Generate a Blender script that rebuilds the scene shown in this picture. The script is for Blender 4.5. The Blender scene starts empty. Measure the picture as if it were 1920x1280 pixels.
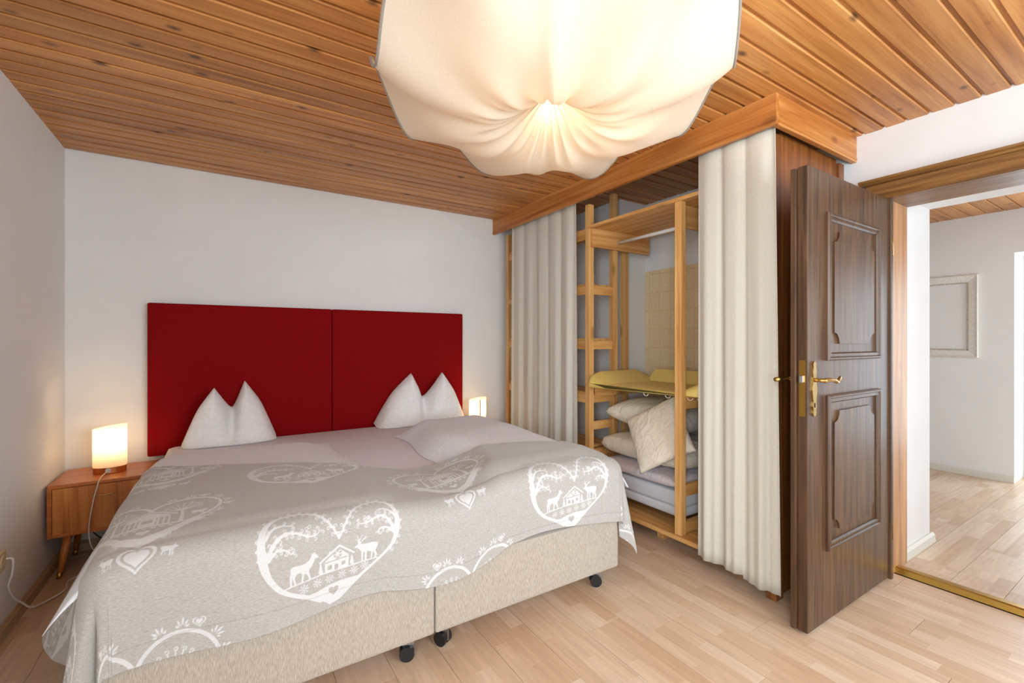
import bpy, bmesh, math, random
import numpy as np
from mathutils import Vector, Matrix
random.seed(7); rng = np.random.default_rng(7)
PI = math.pi
scene = bpy.context.scene
C = scene.collection

# ------------------------------------------------------------------ camera, light, exposure
F = 850.8                                   # focal length in pixels of a 1920 px wide frame
YAW = math.atan(543.0 / F)
cam_d = bpy.data.cameras.new('camera'); cam = bpy.data.objects.new('camera', cam_d); C.objects.link(cam)
cam.location = (0, 0, 1.25); cam.rotation_euler = (PI/2, 0, -YAW)
cam_d.sensor_width = 36; cam_d.lens = F/1920*36; cam_d.clip_start = 0.02
scene.camera = cam
scene.view_settings.view_transform = 'Standard'; scene.view_settings.look = 'None'
scene.view_settings.gamma = 1; scene.view_settings.use_curve_mapping = False
scene.view_settings.exposure = 0.15

CEIL = 2.39; XL = -0.785; XR = 2.986; YB = 3.684; YF = -1.35   # room shell
HX0, HX1 = 3.72, 5.86                                          # hall between these X

world = bpy.data.worlds.new('world'); scene.world = world; world.use_nodes = True
wn = world.node_tree.nodes; wn['Background'].inputs[0].default_value = (.75, .87, 1, 1); wn['Background'].inputs[1].default_value = 1.0

def area(name, loc, rot, sx, sy, power, col):
    l = bpy.data.lights.new(name, 'AREA'); l.shape = 'RECTANGLE'; l.size = sx; l.size_y = sy
    l.energy = power; l.color = col
    o = bpy.data.objects.new(name, l); C.objects.link(o); o.location = loc; o.rotation_euler = rot
    return o
# daylight of the sky in the openings: the window behind the camera, the hall's balcony door and hall window; the side light is an addition
area('window_daylight', (1.65, YF-0.22, 1.45), (PI/2, 0, 0), 2.3, 1.4, 88, (.80, .91, 1))
area('added_side_daylight', (XL-.22, -.65, 1.45), (PI/2, 0, -PI/2), 1.0, 1.4, 95, (.80, .91, 1))  # added light through an invented left-wall opening, brightens the closet
area('balcony_daylight', (6.35, .35, 1.1), (PI/2, 0, PI/2), 1.1, 2.0, 34, (.78, .90, 1))
area('hall_window_daylight', (4.85, -1.68, 1.35), (PI/2, 0, 0), 1.2, 1.4, 36, (.80, .91, 1))

# ------------------------------------------------------------------ helpers
def new_mat(name):
    m = bpy.data.materials.new(name); m.use_nodes = True
    nt = m.node_tree; return m, nt, nt.nodes, nt.links, nt.nodes['Principled BSDF']
def node(ns, t, **kw):
    n = ns.new(t)
    for k, v in kw.items(): setattr(n, k, v)
    return n
def ramp(ns, stops):
    r = ns.new('ShaderNodeValToRGB'); el = r.color_ramp.elements
    while len(el) < len(stops): el.new(.5)
    for e, (p, c) in zip(el, stops): e.position = p; e.color = (*c, 1)
    return r
def srgb(r, g, b):
    f = lambda c: (c/255/12.92) if c/255 <= .04045 else ((c/255+.055)/1.055)**2.4
    return (f(r), f(g), f(b))

def plain(name, col, rough=.6, metal=0, noise=0, nscale=40, bump=0, sheen=0):
    m, nt, ns, lk, b = new_mat(name)
    b.inputs['Base Color'].default_value = (*col, 1); b.inputs['Roughness'].default_value = rough
    b.inputs['Metallic'].default_value = metal
    if sheen: b.inputs['Sheen Weight'].default_value = sheen
    if noise or bump:
        tc = node(ns, 'ShaderNodeTexCoord'); nz = node(ns, 'ShaderNodeTexNoise')
        nz.inputs['Scale'].default_value = nscale; nz.inputs['Detail'].default_value = 4
        lk.new(tc.outputs['Object'], nz.inputs['Vector'])
        if noise:
            r = ramp(ns, [(.3, tuple(c*(1-noise) for c in col)), (.7, tuple(min(1, c*(1+noise)) for c in col))])
            lk.new(nz.outputs['Fac'], r.inputs[0]); lk.new(r.outputs[0], b.inputs['Base Color'])
        if bump:
            bp = node(ns, 'ShaderNodeBump'); bp.inputs['Strength'].default_value = bump; bp.inputs['Distance'].default_value = .004
            lk.new(nz.outputs['Fac'], bp.inputs['Height']); lk.new(bp.outputs[0], b.inputs['Normal'])
    return m

def wood(name, dark, mid, light, axis, rough=.45, knots=0.0, grain=1.0, vary=.25, knot_scale=3.2, coat=0, flat=None):
    """stretched-noise grain running along one axis, darker knots, every board its own tone"""
    m, nt, ns, lk, b = new_mat(name)
    tc = node(ns, 'ShaderNodeTexCoord'); oi = node(ns, 'ShaderNodeObjectInfo')
    ml = node(ns, 'ShaderNodeVectorMath', operation='SCALE'); ml.inputs[0].default_value = (37.1, 71.7, 53.3)
    lk.new(oi.outputs['Random'], ml.inputs['Scale'])
    ad = node(ns, 'ShaderNodeVectorMath', operation='ADD'); lk.new(tc.outputs['Object'], ad.inputs[0]); lk.new(ml.outputs[0], ad.inputs[1])
    def mapped(lo, hi, fl=None):
        mp = node(ns, 'ShaderNodeMapping'); s = [hi]*3; s[axis] = lo
        if fl is not None: s[fl] = 0
        mp.inputs['Scale'].default_value = s; lk.new(ad.outputs[0], mp.inputs[0]); return mp
    n1 = node(ns, 'ShaderNodeTexNoise'); n1.inputs['Scale'].default_value = 1; n1.inputs['Detail'].default_value = 5; n1.inputs['Distortion'].default_value = .6
    lk.new(mapped(1.3*grain, 26*grain).outputs[0], n1.inputs['Vector'])
    n2 = node(ns, 'ShaderNodeTexNoise'); n2.inputs['Scale'].default_value = 1; n2.inputs['Detail'].default_value = 2
    lk.new(mapped(4*grain, 190*grain).outputs[0], n2.inputs['Vector'])
    mx = node(ns, 'ShaderNodeMath', operation='MULTIPLY_ADD'); mx.inputs[1].default_value = .3
    lk.new(n2.outputs['Fac'], mx.inputs[0]); lk.new(n1.outputs['Fac'], mx.inputs[2])
    rp = ramp(ns, [(.42, dark), (.62, mid), (.86, light)]); lk.new(mx.outputs[0], rp.inputs[0])
    col = rp.outputs[0]
    if knots:
        vo = node(ns, 'ShaderNodeTexVoronoi'); vo.inputs['Scale'].default_value = 1
        lk.new(mapped(knot_scale, knot_scale*1.9, flat).outputs[0], vo.inputs['Vector'])
        kr = ramp(ns, [(.05, (knots,)*3), (.16, (0, 0, 0))]); lk.new(vo.outputs['Distance'], kr.inputs[0])
        kx = node(ns, 'ShaderNodeMix', data_type='RGBA'); lk.new(kr.outputs[0], kx.inputs[0]); lk.new(col, kx.inputs[6])
        kx.inputs[7].default_value = (*[c*.22 for c in dark], 1); col = kx.outputs[2]
    hv = node(ns, 'ShaderNodeHueSaturation'); vr = node(ns, 'ShaderNodeMapRange')
    vr.inputs[3].default_value = 1-vary; vr.inputs[4].default_value = 1+vary
    lk.new(oi.outputs['Random'], vr.inputs[0]); lk.new(vr.outputs[0], hv.inputs['Value']); lk.new(col, hv.inputs['Color'])
    lk.new(hv.outputs[0], b.inputs['Base Color']); b.inputs['Roughness'].default_value = rough
    if coat: b.inputs['Coat Weight'].default_value = coat; b.inputs['Coat Roughness'].default_value = .25
    bp = node(ns, 'ShaderNodeBump'); bp.inputs['Strength'].default_value = .15; bp.inputs['Distance'].default_value = .002
    lk.new(mx.outputs[0], bp.inputs['Height']); lk.new(bp.outputs[0], b.inputs['Normal'])
    return m

def fabric(name, col, col2=None, scale=420, rough=.9, bump=.25, transl=0, stretch=(1, 1, 1), sheen=.2, crease=0):
    m, nt, ns, lk, b = new_mat(name)
    tc = node(ns, 'ShaderNodeTexCoord'); mp = node(ns, 'ShaderNodeMapping'); mp.inputs['Scale'].default_value = stretch
    nz = node(ns, 'ShaderNodeTexNoise'); nz.inputs['Scale'].default_value = scale; nz.inputs['Detail'].default_value = 3
    lk.new(tc.outputs['Object'], mp.inputs[0]); lk.new(mp.outputs[0], nz.inputs['Vector'])
    col2 = col2 or tuple(c*.86 for c in col)
    r = ramp(ns, [(.32, col2), (.68, col)]); lk.new(nz.outputs['Fac'], r.inputs[0])
    lk.new(r.outputs[0], b.inputs['Base Color']); b.inputs['Roughness'].default_value = rough
    b.inputs['Sheen Weight'].default_value = sheen
    bp = node(ns, 'ShaderNodeBump'); bp.inputs['Strength'].default_value = bump; bp.inputs['Distance'].default_value = .002
    lk.new(nz.outputs['Fac'], bp.inputs['Height']); lk.new(bp.outputs[0], b.inputs['Normal'])
    if crease:
        m2 = node(ns, 'ShaderNodeMapping'); m2.inputs['Scale'].default_value = (9, 20, 14); lk.new(tc.outputs['Object'], m2.inputs[0])
        n2 = node(ns, 'ShaderNodeTexNoise'); n2.inputs['Scale'].default_value = 1; n2.inputs['Detail'].default_value = 3; n2.inputs['Distortion'].default_value = 1.2; lk.new(m2.outputs[0], n2.inputs['Vector'])
        b2 = node(ns, 'ShaderNodeBump'); b2.inputs['Strength'].default_value = crease; b2.inputs['Distance'].default_value = .02; lk.new(n2.outputs['Fac'], b2.inputs['Height']); lk.new(b2.outputs[0], bp.inputs['Normal'])
    if transl:
        tr = node(ns, 'ShaderNodeBsdfTranslucent'); lk.new(r.outputs[0], tr.inputs[0])
        ms = node(ns, 'ShaderNodeMixShader'); ms.inputs[0].default_value = transl
        lk.new(b.outputs[0], ms.inputs[1]); lk.new(tr.outputs[0], ms.inputs[2])
        lk.new(ms.outputs[0], ns['Material Output'].inputs['Surface'])
    return m

def emis(name, col, power):
    m, nt, ns, lk, b = new_mat(name); b.inputs['Base Color'].default_value = (*col, 1)
    b.inputs['Emission Color'].default_value = (*col, 1); b.inputs['Emission Strength'].default_value = power
    return m

def wloc(o):
    p = Vector((0, 0, 0))
    while o is not None: p = p + o.location; o = o.parent
    return p
def tag(o, label, cat, group=None):
    o['label'] = label; o['category'] = cat
    if group: o['group'] = group
    return o
def thing(name, label, cat, loc, group=None):
    o = bpy.data.objects.new(name, None); o.empty_display_size = .1; C.objects.link(o); o.location = loc
    return tag(o, label, cat, group)
def obj(name, src, mat, parent=None, smooth=False, kind=None):
    """src: bmesh or (verts, faces) in WORLD coordinates -> one mesh object whose origin is its base centre (or its parent's frame)"""
    if isinstance(src, bmesh.types.BMesh):
        me = bpy.data.meshes.new(name); src.to_mesh(me); src.free()
    else:
        me = bpy.data.meshes.new(name); me.from_pydata([tuple(v) for v in src[0]], [], src[1])
    n = len(me.vertices); co = np.empty(n*3); me.vertices.foreach_get('co', co); co = co.reshape(-1, 3)
    lo, hi = co.min(0), co.max(0); org = Vector(((lo[0]+hi[0])/2, (lo[1]+hi[1])/2, lo[2]))
    o = bpy.data.objects.new(name, me); C.objects.link(o)
    if parent is not None: o.parent = parent; o.location = org - wloc(parent)
    else: o.location = org
    co -= np.array(org); me.vertices.foreach_set('co', co.ravel()); me.update()
    if smooth: me.polygons.foreach_set('use_smooth', [True]*len(me.polygons))
    if mat: me.materials.append(mat)
    if kind: o['kind'] = kind
    return o
def struct(name, src, mat, parent=None, smooth=False): return obj(name, src, mat, parent, smooth, None if parent else 'structure')

def B(): return bmesh.new()
def box(bm, x0, x1, y0, y1, z0, z1, bev=0, rot=None, piv=None):
    r = bmesh.ops.create_cube(bm, size=1)
    vs = r['verts']
    for v in vs: v.co = Vector(((x0+x1)/2+v.co.x*(x1-x0), (y0+y1)/2+v.co.y*(y1-y0), (z0+z1)/2+v.co.z*(z1-z0)))
    if bev:
        es = list({e for v in vs for e in v.link_edges})
        r2 = bmesh.ops.bevel(bm, geom=es, offset=bev, segments=2, affect='EDGES', profile=.6)
        vs = list({v for f in r2['faces'] for v in f.verts} | {v for v in vs if v.is_valid})
    if rot is not None: bmesh.ops.rotate(bm, verts=vs, cent=piv, matrix=rot)
    return bm
def bx(*a, **k): return box(B(), *a, **k)
def prism(bm, pts, axis, a, b):
    """extrude a 2D outline (u, v) along axis from a to b; axis x: (y,z), y: (x,z), z: (x,y)"""
    def P(u, v, w): return {0: (w, u, v), 1: (u, w, v), 2: (u, v, w)}[axis]
    lo = [bm.verts.new(P(u, v, a)) for u, v in pts]; hi = [bm.verts.new(P(u, v, b)) for u, v in pts]
    n = len(pts); bm.faces.new(lo); bm.faces.new(hi[::-1])
    for i in range(n): bm.faces.new((lo[i], hi[i], hi[(i+1) % n], lo[(i+1) % n]))
    bmesh.ops.recalc_face_normals(bm, faces=bm.faces)
    return bm
def lathe(bm, prof, cx, cy, n=24, sx=1, sy=1):
    rings = []
    for r, z in prof: rings.append([bm.verts.new((cx+r*sx*math.cos(2*PI*i/n), cy+r*sy*math.sin(2*PI*i/n), z)) for i in range(n)])
    for a, b in zip(rings, rings[1:]):
        for i in range(n): bm.faces.new((a[i], a[(i+1) % n], b[(i+1) % n], b[i]))
    if prof[0][0] > 1e-5: bm.faces.new(rings[0][::-1])
    if prof[-1][0] > 1e-5: bm.faces.new(rings[-1])
    bmesh.ops.remove_doubles(bm, verts=bm.verts, dist=1e-6); bmesh.ops.recalc_face_normals(bm, faces=bm.faces)
    return bm
def smooth_path(pts, k=6):
    pts = [Vector(p) for p in pts]; out = []
    for i in range(len(pts)-1):
        p0, p1, p2, p3 = pts[max(i-1, 0)], pts[i], pts[i+1], pts[min(i+2, len(pts)-1)]
        for j in range(k):
            t = j/k; out.append(.5*((2*p1)+(p2-p0)*t+(2*p0-5*p1+4*p2-p3)*t*t+(3*p1-p0-3*p2+p3)*t**3))
    return out+[pts[-1]]
def tube(bm, pts, r, n=8, r_end=None):
    pts = [Vector(p) for p in pts]; rings = []; up = Vector((0, 0, 1)); prev = None
    for i, p in enumerate(pts):
        d = (pts[min(i+1, len(pts)-1)]-pts[max(i-1, 0)]).normalized()
        if prev is None:
            a = d.orthogonal().normalized()
        else:
            a = (prev-d*prev.dot(d)).normalized()
        prev = a; b = d.cross(a); rr = r if r_end is None else r+(r_end-r)*i/(len(pts)-1)
        rings.append([bm.verts.new(p+rr*(math.cos(2*PI*k/n)*a+math.sin(2*PI*k/n)*b)) for k in range(n)])
    for a, b in zip(rings, rings[1:]):
        for k in range(n): bm.faces.new((a[k], a[(k+1) % n], b[(k+1) % n], b[k]))
    bm.faces.new(rings[0][::-1]); bm.faces.new(rings[-1])
    bmesh.ops.recalc_face_normals(bm, faces=bm.faces)
    return bm
def grid_faces(nu, nv, off=0, flip=False):
    f = []
    for j in range(nv-1):
        for i in range(nu-1):
            a = off+j*nu+i; q = (a, a+1, a+nu+1, a+nu); f.append(q[::-1] if flip else q)
    return f
def waves(x, y, seed, n=9, lo=3, hi=12):
    r = np.random.default_rng(seed); z = np.zeros_like(x)
    for _ in range(n):
        a = r.uniform(0, 2*PI); k = r.uniform(lo, hi); z = z+np.sin(k*(x*np.cos(a)+y*np.sin(a))+r.uniform(0, 6.28)+.8*np.sin(2.3*x*k/hi+a))/k*lo
    return z/n*2

# ------------------------------------------------------------------ materials
M = {}
M['wall'] = plain('wall_plaster', (.78, .765, .745), .85, noise=.015, nscale=6, bump=.05)
M['hallwall'] = M['wall']
M['ceil'] = wood('ceiling_larch', srgb(152, 94, 44), srgb(184, 122, 62), srgb(206, 148, 84), 0, .38, knots=.85, vary=.13, knot_scale=4.6, flat=2)
M['fascia'] = wood('fascia_pine', srgb(150, 84, 36), srgb(186, 118, 56), srgb(214, 154, 88), 1, .4, knots=.5, vary=.05, grain=.7, flat=0)
M['fasciax'] = wood('fascia_pine_return', srgb(150, 84, 36), srgb(186, 118, 56), srgb(214, 154, 88), 0, .4, knots=.5, vary=.05, grain=.7, flat=1)
M['pinez'] = wood('pine_upright', srgb(190, 132, 72), srgb(216, 164, 98), srgb(230, 186, 122), 2, .5, knots=.6, vary=.06, knot_scale=2.2)
M['piney'] = wood('pine_lengthwise', srgb(186, 126, 68), srgb(212, 158, 92), srgb(228, 182, 118), 1, .5, knots=.6, vary=.06, knot_scale=2.2)
M['pinex'] = wood('pine_crosswise', srgb(186, 122, 64), srgb(210, 152, 86), srgb(226, 178, 112), 0, .5, knots=.6, vary=.06, knot_scale=2.2)
M['panel'] = wood('closet_panel_wood', srgb(84, 42, 14), srgb(124, 70, 28), srgb(146, 88, 40), 2, .4, knots=.4, vary=.05)
M['oak'] = wood('dark_oak', srgb(46, 29, 16), srgb(76, 51, 30), srgb(98, 70, 45), 2, .42, vary=.06, grain=1.6, coat=.1)
M['oakx'] = wood('dark_oak_across', srgb(60, 38, 22), srgb(100, 70, 44), srgb(130, 96, 64), 0, .36, vary=.06, grain=1.6, coat=.25)
M['oaky'] = wood('door_lintel_oak', srgb(86, 54, 22), srgb(122, 82, 38), srgb(144, 102, 54), 1, .4, vary=.05, grain=1.4)
M['jamb'] = wood('jamb_larch', srgb(134, 88, 46), srgb(172, 122, 74), srgb(196, 148, 98), 2, .45, knots=.5, vary=.05)
M['teak'] = wood('nightstand_veneer', srgb(138, 70, 22), srgb(190, 112, 46), srgb(216, 144, 72), 2, .35, vary=.04, grain=.9, coat=.2)
M['teakx'] = wood('nightstand_case', srgb(150, 76, 28), srgb(184, 102, 42), srgb(204, 126, 60), 0, .35, vary=.04, coat=.2)
M['skirt'] = wood('baseboard_wood', srgb(150, 120, 90), srgb(178, 148, 116), srgb(196, 168, 138), 1, .5, vary=.05)
M['skirtw'] = plain('baseboard_pale', srgb(214, 210, 198), .5)
M['red'] = fabric('red_upholstery', (.25, .001, .002), (.19, .0006, .0015), 600, .9, .3, sheen=0)
M['red'].node_tree.nodes['Principled BSDF'].inputs['Specular IOR Level'].default_value = .15
M['linen'] = fabric('bed_linen', srgb(236, 239, 246), srgb(229, 232, 239), 60, .85, .08, sheen=.1, crease=.18)
M['sheet'] = fabric('bed_sheet', srgb(234, 232, 242), srgb(228, 226, 236), 60, .85, .06, sheen=.1)
M['pillow'] = fabric('pillow_cotton', srgb(240, 237, 235), srgb(232, 229, 227), 50, .85, .1, sheen=.1, crease=.3)
M['cream'] = fabric('cream_bedding', srgb(232, 222, 204), srgb(226, 215, 195), 30, .85, .15, sheen=.1, crease=.6)
M['lilac'] = fabric('pale_lilac_bedding', srgb(216, 206, 208), srgb(204, 194, 198), 30, .85, .2, crease=.45)
M['foam'] = fabric('grey_mattress_cover', srgb(206, 208, 212), srgb(196, 198, 204), 200, .8, .1)
M['boxfab'] = fabric('bed_base_weave', srgb(196, 186, 172), srgb(156, 144, 130), 210, .9, .3, stretch=(3.2, 3.2, .25))
M['curtain'] = fabric('curtain_cotton', srgb(236, 232, 220), srgb(230, 225, 211), 240, .85, .1, transl=.25, stretch=(1, 1, .4))
M['lampcloth'] = fabric('muslin_cloth', srgb(238, 230, 212), srgb(230, 221, 200), 260, .9, .15, transl=.34)
M['hem'] = fabric('grey_hem', srgb(150, 140, 128), None, 200)
M['shade'] = fabric('lampshade_linen', srgb(244, 236, 214), srgb(226, 214, 184), 240, .9, .2, transl=.55, stretch=(.4, .4, 2))
M['copper'] = plain('copper_band', srgb(206, 132, 78), .3, 1)
M['steel'] = plain('brushed_steel', (.62, .62, .62), .28, 1)
M['brass'] = plain('aged_brass', srgb(196, 160, 92), .3, 1, noise=.12, nscale=60)
M['brassbar'] = plain('brass_threshold', srgb(176, 138, 66), .35, 1)
M['black'] = plain('black_rubber', (.012, .012, .014), .4)
M['gunmetal'] = plain('grey_metal', (.4, .4, .41), .35, 1)
M['white_pl'] = plain('white_plastic', (.8, .79, .76), .4)
M['beige_pl'] = plain('beige_plastic', srgb(214, 196, 160), .45)
M['yellow'] = plain('yellow_vinyl', srgb(238, 212, 120), .45, noise=.03, nscale=30)
M['silver'] = plain('silver_leaf_frame', srgb(226, 222, 212), .4, .1, noise=.1, nscale=80)
M['silverd'] = plain('worn_silver_bead', srgb(198, 188, 166), .4, .15, noise=.2, nscale=160)
M['bulb'] = emis('warm_bulb', (1, .88, .68), 6)
M['dark'] = plain('dark_gap', (.02, .017, .014), .9)

# laminate: three-strip boards along one axis
def laminate(name, axis, tint):
    m, nt, ns, lk, b = new_mat(name)
    tc = node(ns, 'ShaderNodeTexCoord'); oi = node(ns, 'ShaderNodeObjectInfo')
    sx = node(ns, 'ShaderNodeSeparateXYZ'); lk.new(tc.outputs['Object'], sx.inputs[0])
    def mth(op, a, c=None, d=None):
        n = node(ns, 'ShaderNodeMath', operation=op)
        for i, v in enumerate((a, c, d)):
            if v is None: continue
            if isinstance(v, (int, float)): n.inputs[i].default_value = v
            else: lk.new(v, n.inputs[i])
        return n.outputs[0]
    across, along = (sx.outputs['X'], sx.outputs['Y']) if axis == 1 else (sx.outputs['Y'], sx.outputs['X'])
    strip = mth('FLOOR', mth('MULTIPLY', mth('ADD', across, .0965), 1/.0643))
    sh = mth('ADD', mth('MULTIPLY', strip, .173), mth('MULTIPLY', oi.outputs['Random'], 7.3))
    stave = mth('FLOOR', mth('MULTIPLY', mth('ADD', along, sh), 1/.41))
    cv = node(ns, 'ShaderNodeCombineXYZ'); lk.new(strip, cv.inputs[0]); lk.new(stave, cv.inputs[1]); lk.new(mth('MULTIPLY', oi.outputs['Random'], 91.0), cv.inputs[2])
    w = node(ns, 'ShaderNodeTexWhiteNoise', noise_dimensions='3D'); lk.new(cv.outputs[0], w.inputs['Vector'])
    t = lambda r, g, bb: tuple(c*k for c, k in zip(srgb(r, g, bb), tint))
    rp = ramp(ns, [(0, t(204, 172, 140)), (.35, t(213, 185, 155)), (.7, t(219, 193, 165)), (1, t(224, 200, 174))]); lk.new(w.outputs['Value'], rp.inputs[0])
    mp = node(ns, 'ShaderNodeMapping'); mp.inputs['Scale'].default_value = (60, 4, 10) if axis == 1 else (4, 60, 10)
    ad = node(ns, 'ShaderNodeVectorMath', operation='ADD'); lk.new(tc.outputs['Object'], ad.inputs[0]); lk.new(cv.outputs[0], ad.inputs[1])
    lk.new(ad.outputs[0], mp.inputs[0])
    nz = node(ns, 'ShaderNodeTexNoise'); nz.inputs['Scale'].default_value = 1; nz.inputs['Detail'].default_value = 4; lk.new(mp.outputs[0], nz.inputs['Vector'])
    gr = ramp(ns, [(.3, (.86, .84, .82)), (.7, (1.04, 1.04, 1.04))]); lk.new(nz.outputs['Fac'], gr.inputs[0])
    mx = node(ns, 'ShaderNodeMix', data_type='RGBA', blend_type='MULTIPLY'); mx.inputs[0].default_value = 1
    lk.new(rp.outputs[0], mx.inputs[6]); lk.new(gr.outputs[0], mx.inputs[7]); lk.new(mx.outputs[2], b.inputs['Base Color'])
    b.inputs['Roughness'].default_value = .36
    return m
M['lam'] = laminate('laminate_beech', 1, (1, 1, 1)); M['lamh'] = laminate('laminate_beech_hall', 0, (.97, 1, 1.02))

# ------------------------------------------------------------------ room shell
floor = struct('floor', bx(XL-.1, 3.10, YF-.1, YB+.1, -.06, -.012), M['dark'])
W, L = .193, 1.285
def plank_mesh(w, l, axis):
    g = .0008; bm = B()
    if axis == 1: box(bm, -w/2+g, w/2-g, -l/2+g, l/2-g, -.012, 0)
    else: box(bm, -l/2+g, l/2-g, -w/2+g, w/2-g, -.012, 0)
    me = bpy.data.meshes.new('laminate_plank'); bm.to_mesh(me); bm.free(); return me
pm = plank_mesh(W, L, 1); pm.materials.append(M['lam'])
def put(me, name, loc, parent, scale=(1, 1, 1)):
    o = bpy.data.objects.new(name, me); C.objects.link(o); o.parent = parent; o.location = Vector(loc)-wloc(parent); o.scale = scale; return o
i = 0; x = XL-.02+W/2
while x < 3.12:
    y = YF-.1-(.43*i % 1)*L*1.0+L/2
    while y < YB+.6:
        y0, y1 = max(y-L/2, YF-.08), min(y+L/2, YB+.02)
        if y1-y0 > .05: put(pm, 'laminate_plank', (x, (y0+y1)/2, 0), floor, (1, (y1-y0)/L, 1))
        y += L
    i += 1; x += W
hall_floor = struct('floor_hall', bx(3.10, 6.4, YF-.4, 4.6, -.06, -.006), M['dark'])
ph = plank_mesh(W, L, 0); ph.materials.append(M['lamh'])
y = YF-.3; i = 0
while y < 3.4:
    x = 3.13-(.37*i % 1)*L+L/2
    while x < 6.4+L/2:
        x0, x1 = max(x-L/2, 3.13), min(x+L/2, 6.38)
        if x1-x0 > .05: put(ph, 'laminate_plank', ((x0+x1)/2, y, .006), hall_floor, ((x1-x0)/L, 1, 1))
        x += L
    y += W; i += 1

# ceiling: profiled boards running along X, each its own object
ceil = struct('ceiling', bx(XL-.1, XR+.1, YF-.1, YB+.1, CEIL+.03, CEIL+.08), M['dark'])
CB = .0935
def ceil_board(length):
    g = .0065; h = .018; c = .004; w = CB/2
    pts = [(-w+g, CEIL+c), (-w+g+c, CEIL), (w-g-c, CEIL), (w-g, CEIL+c), (w-g, CEIL+.012), (w, CEIL+.012), (w, CEIL+.03), (-w, CEIL+.03), (-w, CEIL+.012), (-w+g, CEIL+.012)]
    bm = prism(B(), [(p, q-CEIL) for p, q in pts], 0, -length/2, length/2)
    me = bpy.data.meshes.new('ceiling_board'); bm.to_mesh(me); bm.free(); me.materials.append(M['ceil']); return me
cbm = ceil_board(XR-XL)
y = YB-CB/2
while y > YF-CB/2:
    put(cbm, 'ceiling_board', ((XL+XR)/2, y, CEIL), ceil); y -= CB
hall_ceil = struct('ceiling_hall', bx(3.2, 6.4, YF-.4, 4.6, CEIL+.05, CEIL+.10), M['dark'])
hb = bpy.data.meshes.new('ceiling_board_hall'); bm = prism(B(), [(-.052, .005), (-.046, 0), (.046, 0), (.052, .005), (.052, .03), (-.052, .03)], 0, -1.55, 1.55); bm.to_mesh(hb); bm.free(); hb.materials.append(M['ceil'])
y = -1.6
while y < 3.6: put(hb, 'ceiling_board', (4.82, y, CEIL+.02), hall_ceil); y += .108

WX0, WX1, WZ0, WZ1 = .5, 2.8, .75, 2.15          # the window behind the camera
struct('wall_back', bx(XL-.15, XR+.3, YB, YB+.15, -.06, CEIL+.08), M['wall'])
SY0, SY1 = -1.15, -.15
bm = B(); box(bm, XL-.2, XL, SY1, YB, -.06, CEIL+.08); box(bm, XL-.2, XL, YF-.2, SY0, -.06, CEIL+.08); box(bm, XL-.2, XL, SY0, SY1, -.06, WZ0); box(bm, XL-.2, XL, SY0, SY1, WZ1, CEIL+.08)
struct('wall_left', bm, M['wall'])
win = struct('window_added', bx(XL-.2, XL+.03, SY0, SY1, WZ0-.03, WZ0, bev=.006), M['white_pl'])  # made-up unseen window, put in to let extra daylight reach the closet
for ya, yb, za, zb in ((SY0, SY0+.06, WZ0, WZ1), (SY1-.06, SY1, WZ0, WZ1), (SY0+.06, SY1-.06, WZ1-.06, WZ1), (SY0+.06, SY1-.06, WZ0, WZ0+.06)):
    obj('window_frame', bx(XL-.14, XL-.08, ya, yb, za, zb, bev=.005), M['white_pl'], win)
bm = B(); box(bm, XL, WX0, YF-.2, YF, -.06, CEIL+.08); box(bm, WX1, XR+.3, YF-.2, YF, -.06, CEIL+.08)
box(bm, WX0, WX1, YF-.2, YF, -.06, WZ0); box(bm, WX0, WX1, YF-.2, YF, WZ1, CEIL+.08); struct('wall_front', bm, M['wall'])
win = struct('window_1', bx(WX0, WX1, YF-.20, YF+.03, WZ0-.03, WZ0, bev=.006), M['white_pl'])
for xa, xb, za, zb in ((WX0, WX0+.06, WZ0, WZ1), (WX1-.06, WX1, WZ0, WZ1), (WX0+.06, WX1-.06, WZ1-.06, WZ1), (WX0+.06, WX1-.06, WZ0, WZ0+.06), ((WX0+WX1)/2-.04, (WX0+WX1)/2+.04, WZ0+.06, WZ1-.06)):
    obj('window_frame', bx(xa, xb, YF-.14, YF-.08, za, zb, bev=.005), M['white_pl'], win)
DY0, DY1, DZ = .09, .965, 2.005                   # door opening in the right wall
bm = B(); box(bm, XR, HX0, DY1+.02, 2.60+1.2, -.06, CEIL+.08); box(bm, XR, HX0, YF-.4, DY0-.02, -.06, CEIL+.08); box(bm, XR, HX0, DY0-.02, DY1+.02, DZ+.068, CEIL+.08)
struct('wall_right', bm, M['wall'])
struct('wall_pillar', bx(2.69, XR, 2.60, YB, -.012, CEIL+.01), M['wall'])
# hall
NY0, NY1, NZ = -.35, .985, 2.03
bm = B(); box(bm, HX1, 6.3, NY1, 4.6, -.06, CEIL+.1); box(bm, HX1, 6.3, NY0, NY1, NZ, CEIL+.1); box(bm, HX1, 6.3, YF-.4, NY0, -.06, CEIL+.1)
struct('wall_hall_far', bm, M['hallwall'])
struct('wall_hall_end', bx(HX0, 6.3, 3.6, 3.8, -.06, CEIL+.1), M['hallwall'])
bm = B(); box(bm, HX0, 4.25, YF-.4, YF-.15, -.06, CEIL+.1); box(bm, 5.45, HX1, YF-.4, YF-.15, -.06, CEIL+.1); box(bm, 4.25, 5.45, YF-.4, YF-.15, -.06, .65); box(bm, 4.25, 5.45, YF-.4, YF-.15, 2.05, CEIL+.1)
struct('wall_hall_front', bm, M['hallwall'])
bd = struct('door_2', bx(6.2, 6.26, NY0, NY1, -.005, .08), M['white_pl'])
for ya, yb, za, zb in ((NY0, NY0+.09, .08, NZ), (NY1-.09, NY1, .08, NZ), (NY0+.09, NY1-.09, NZ-.09, NZ)): obj('door_frame', bx(6.2, 6.26, ya, yb, za, zb), M['white_pl'], bd)

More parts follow.
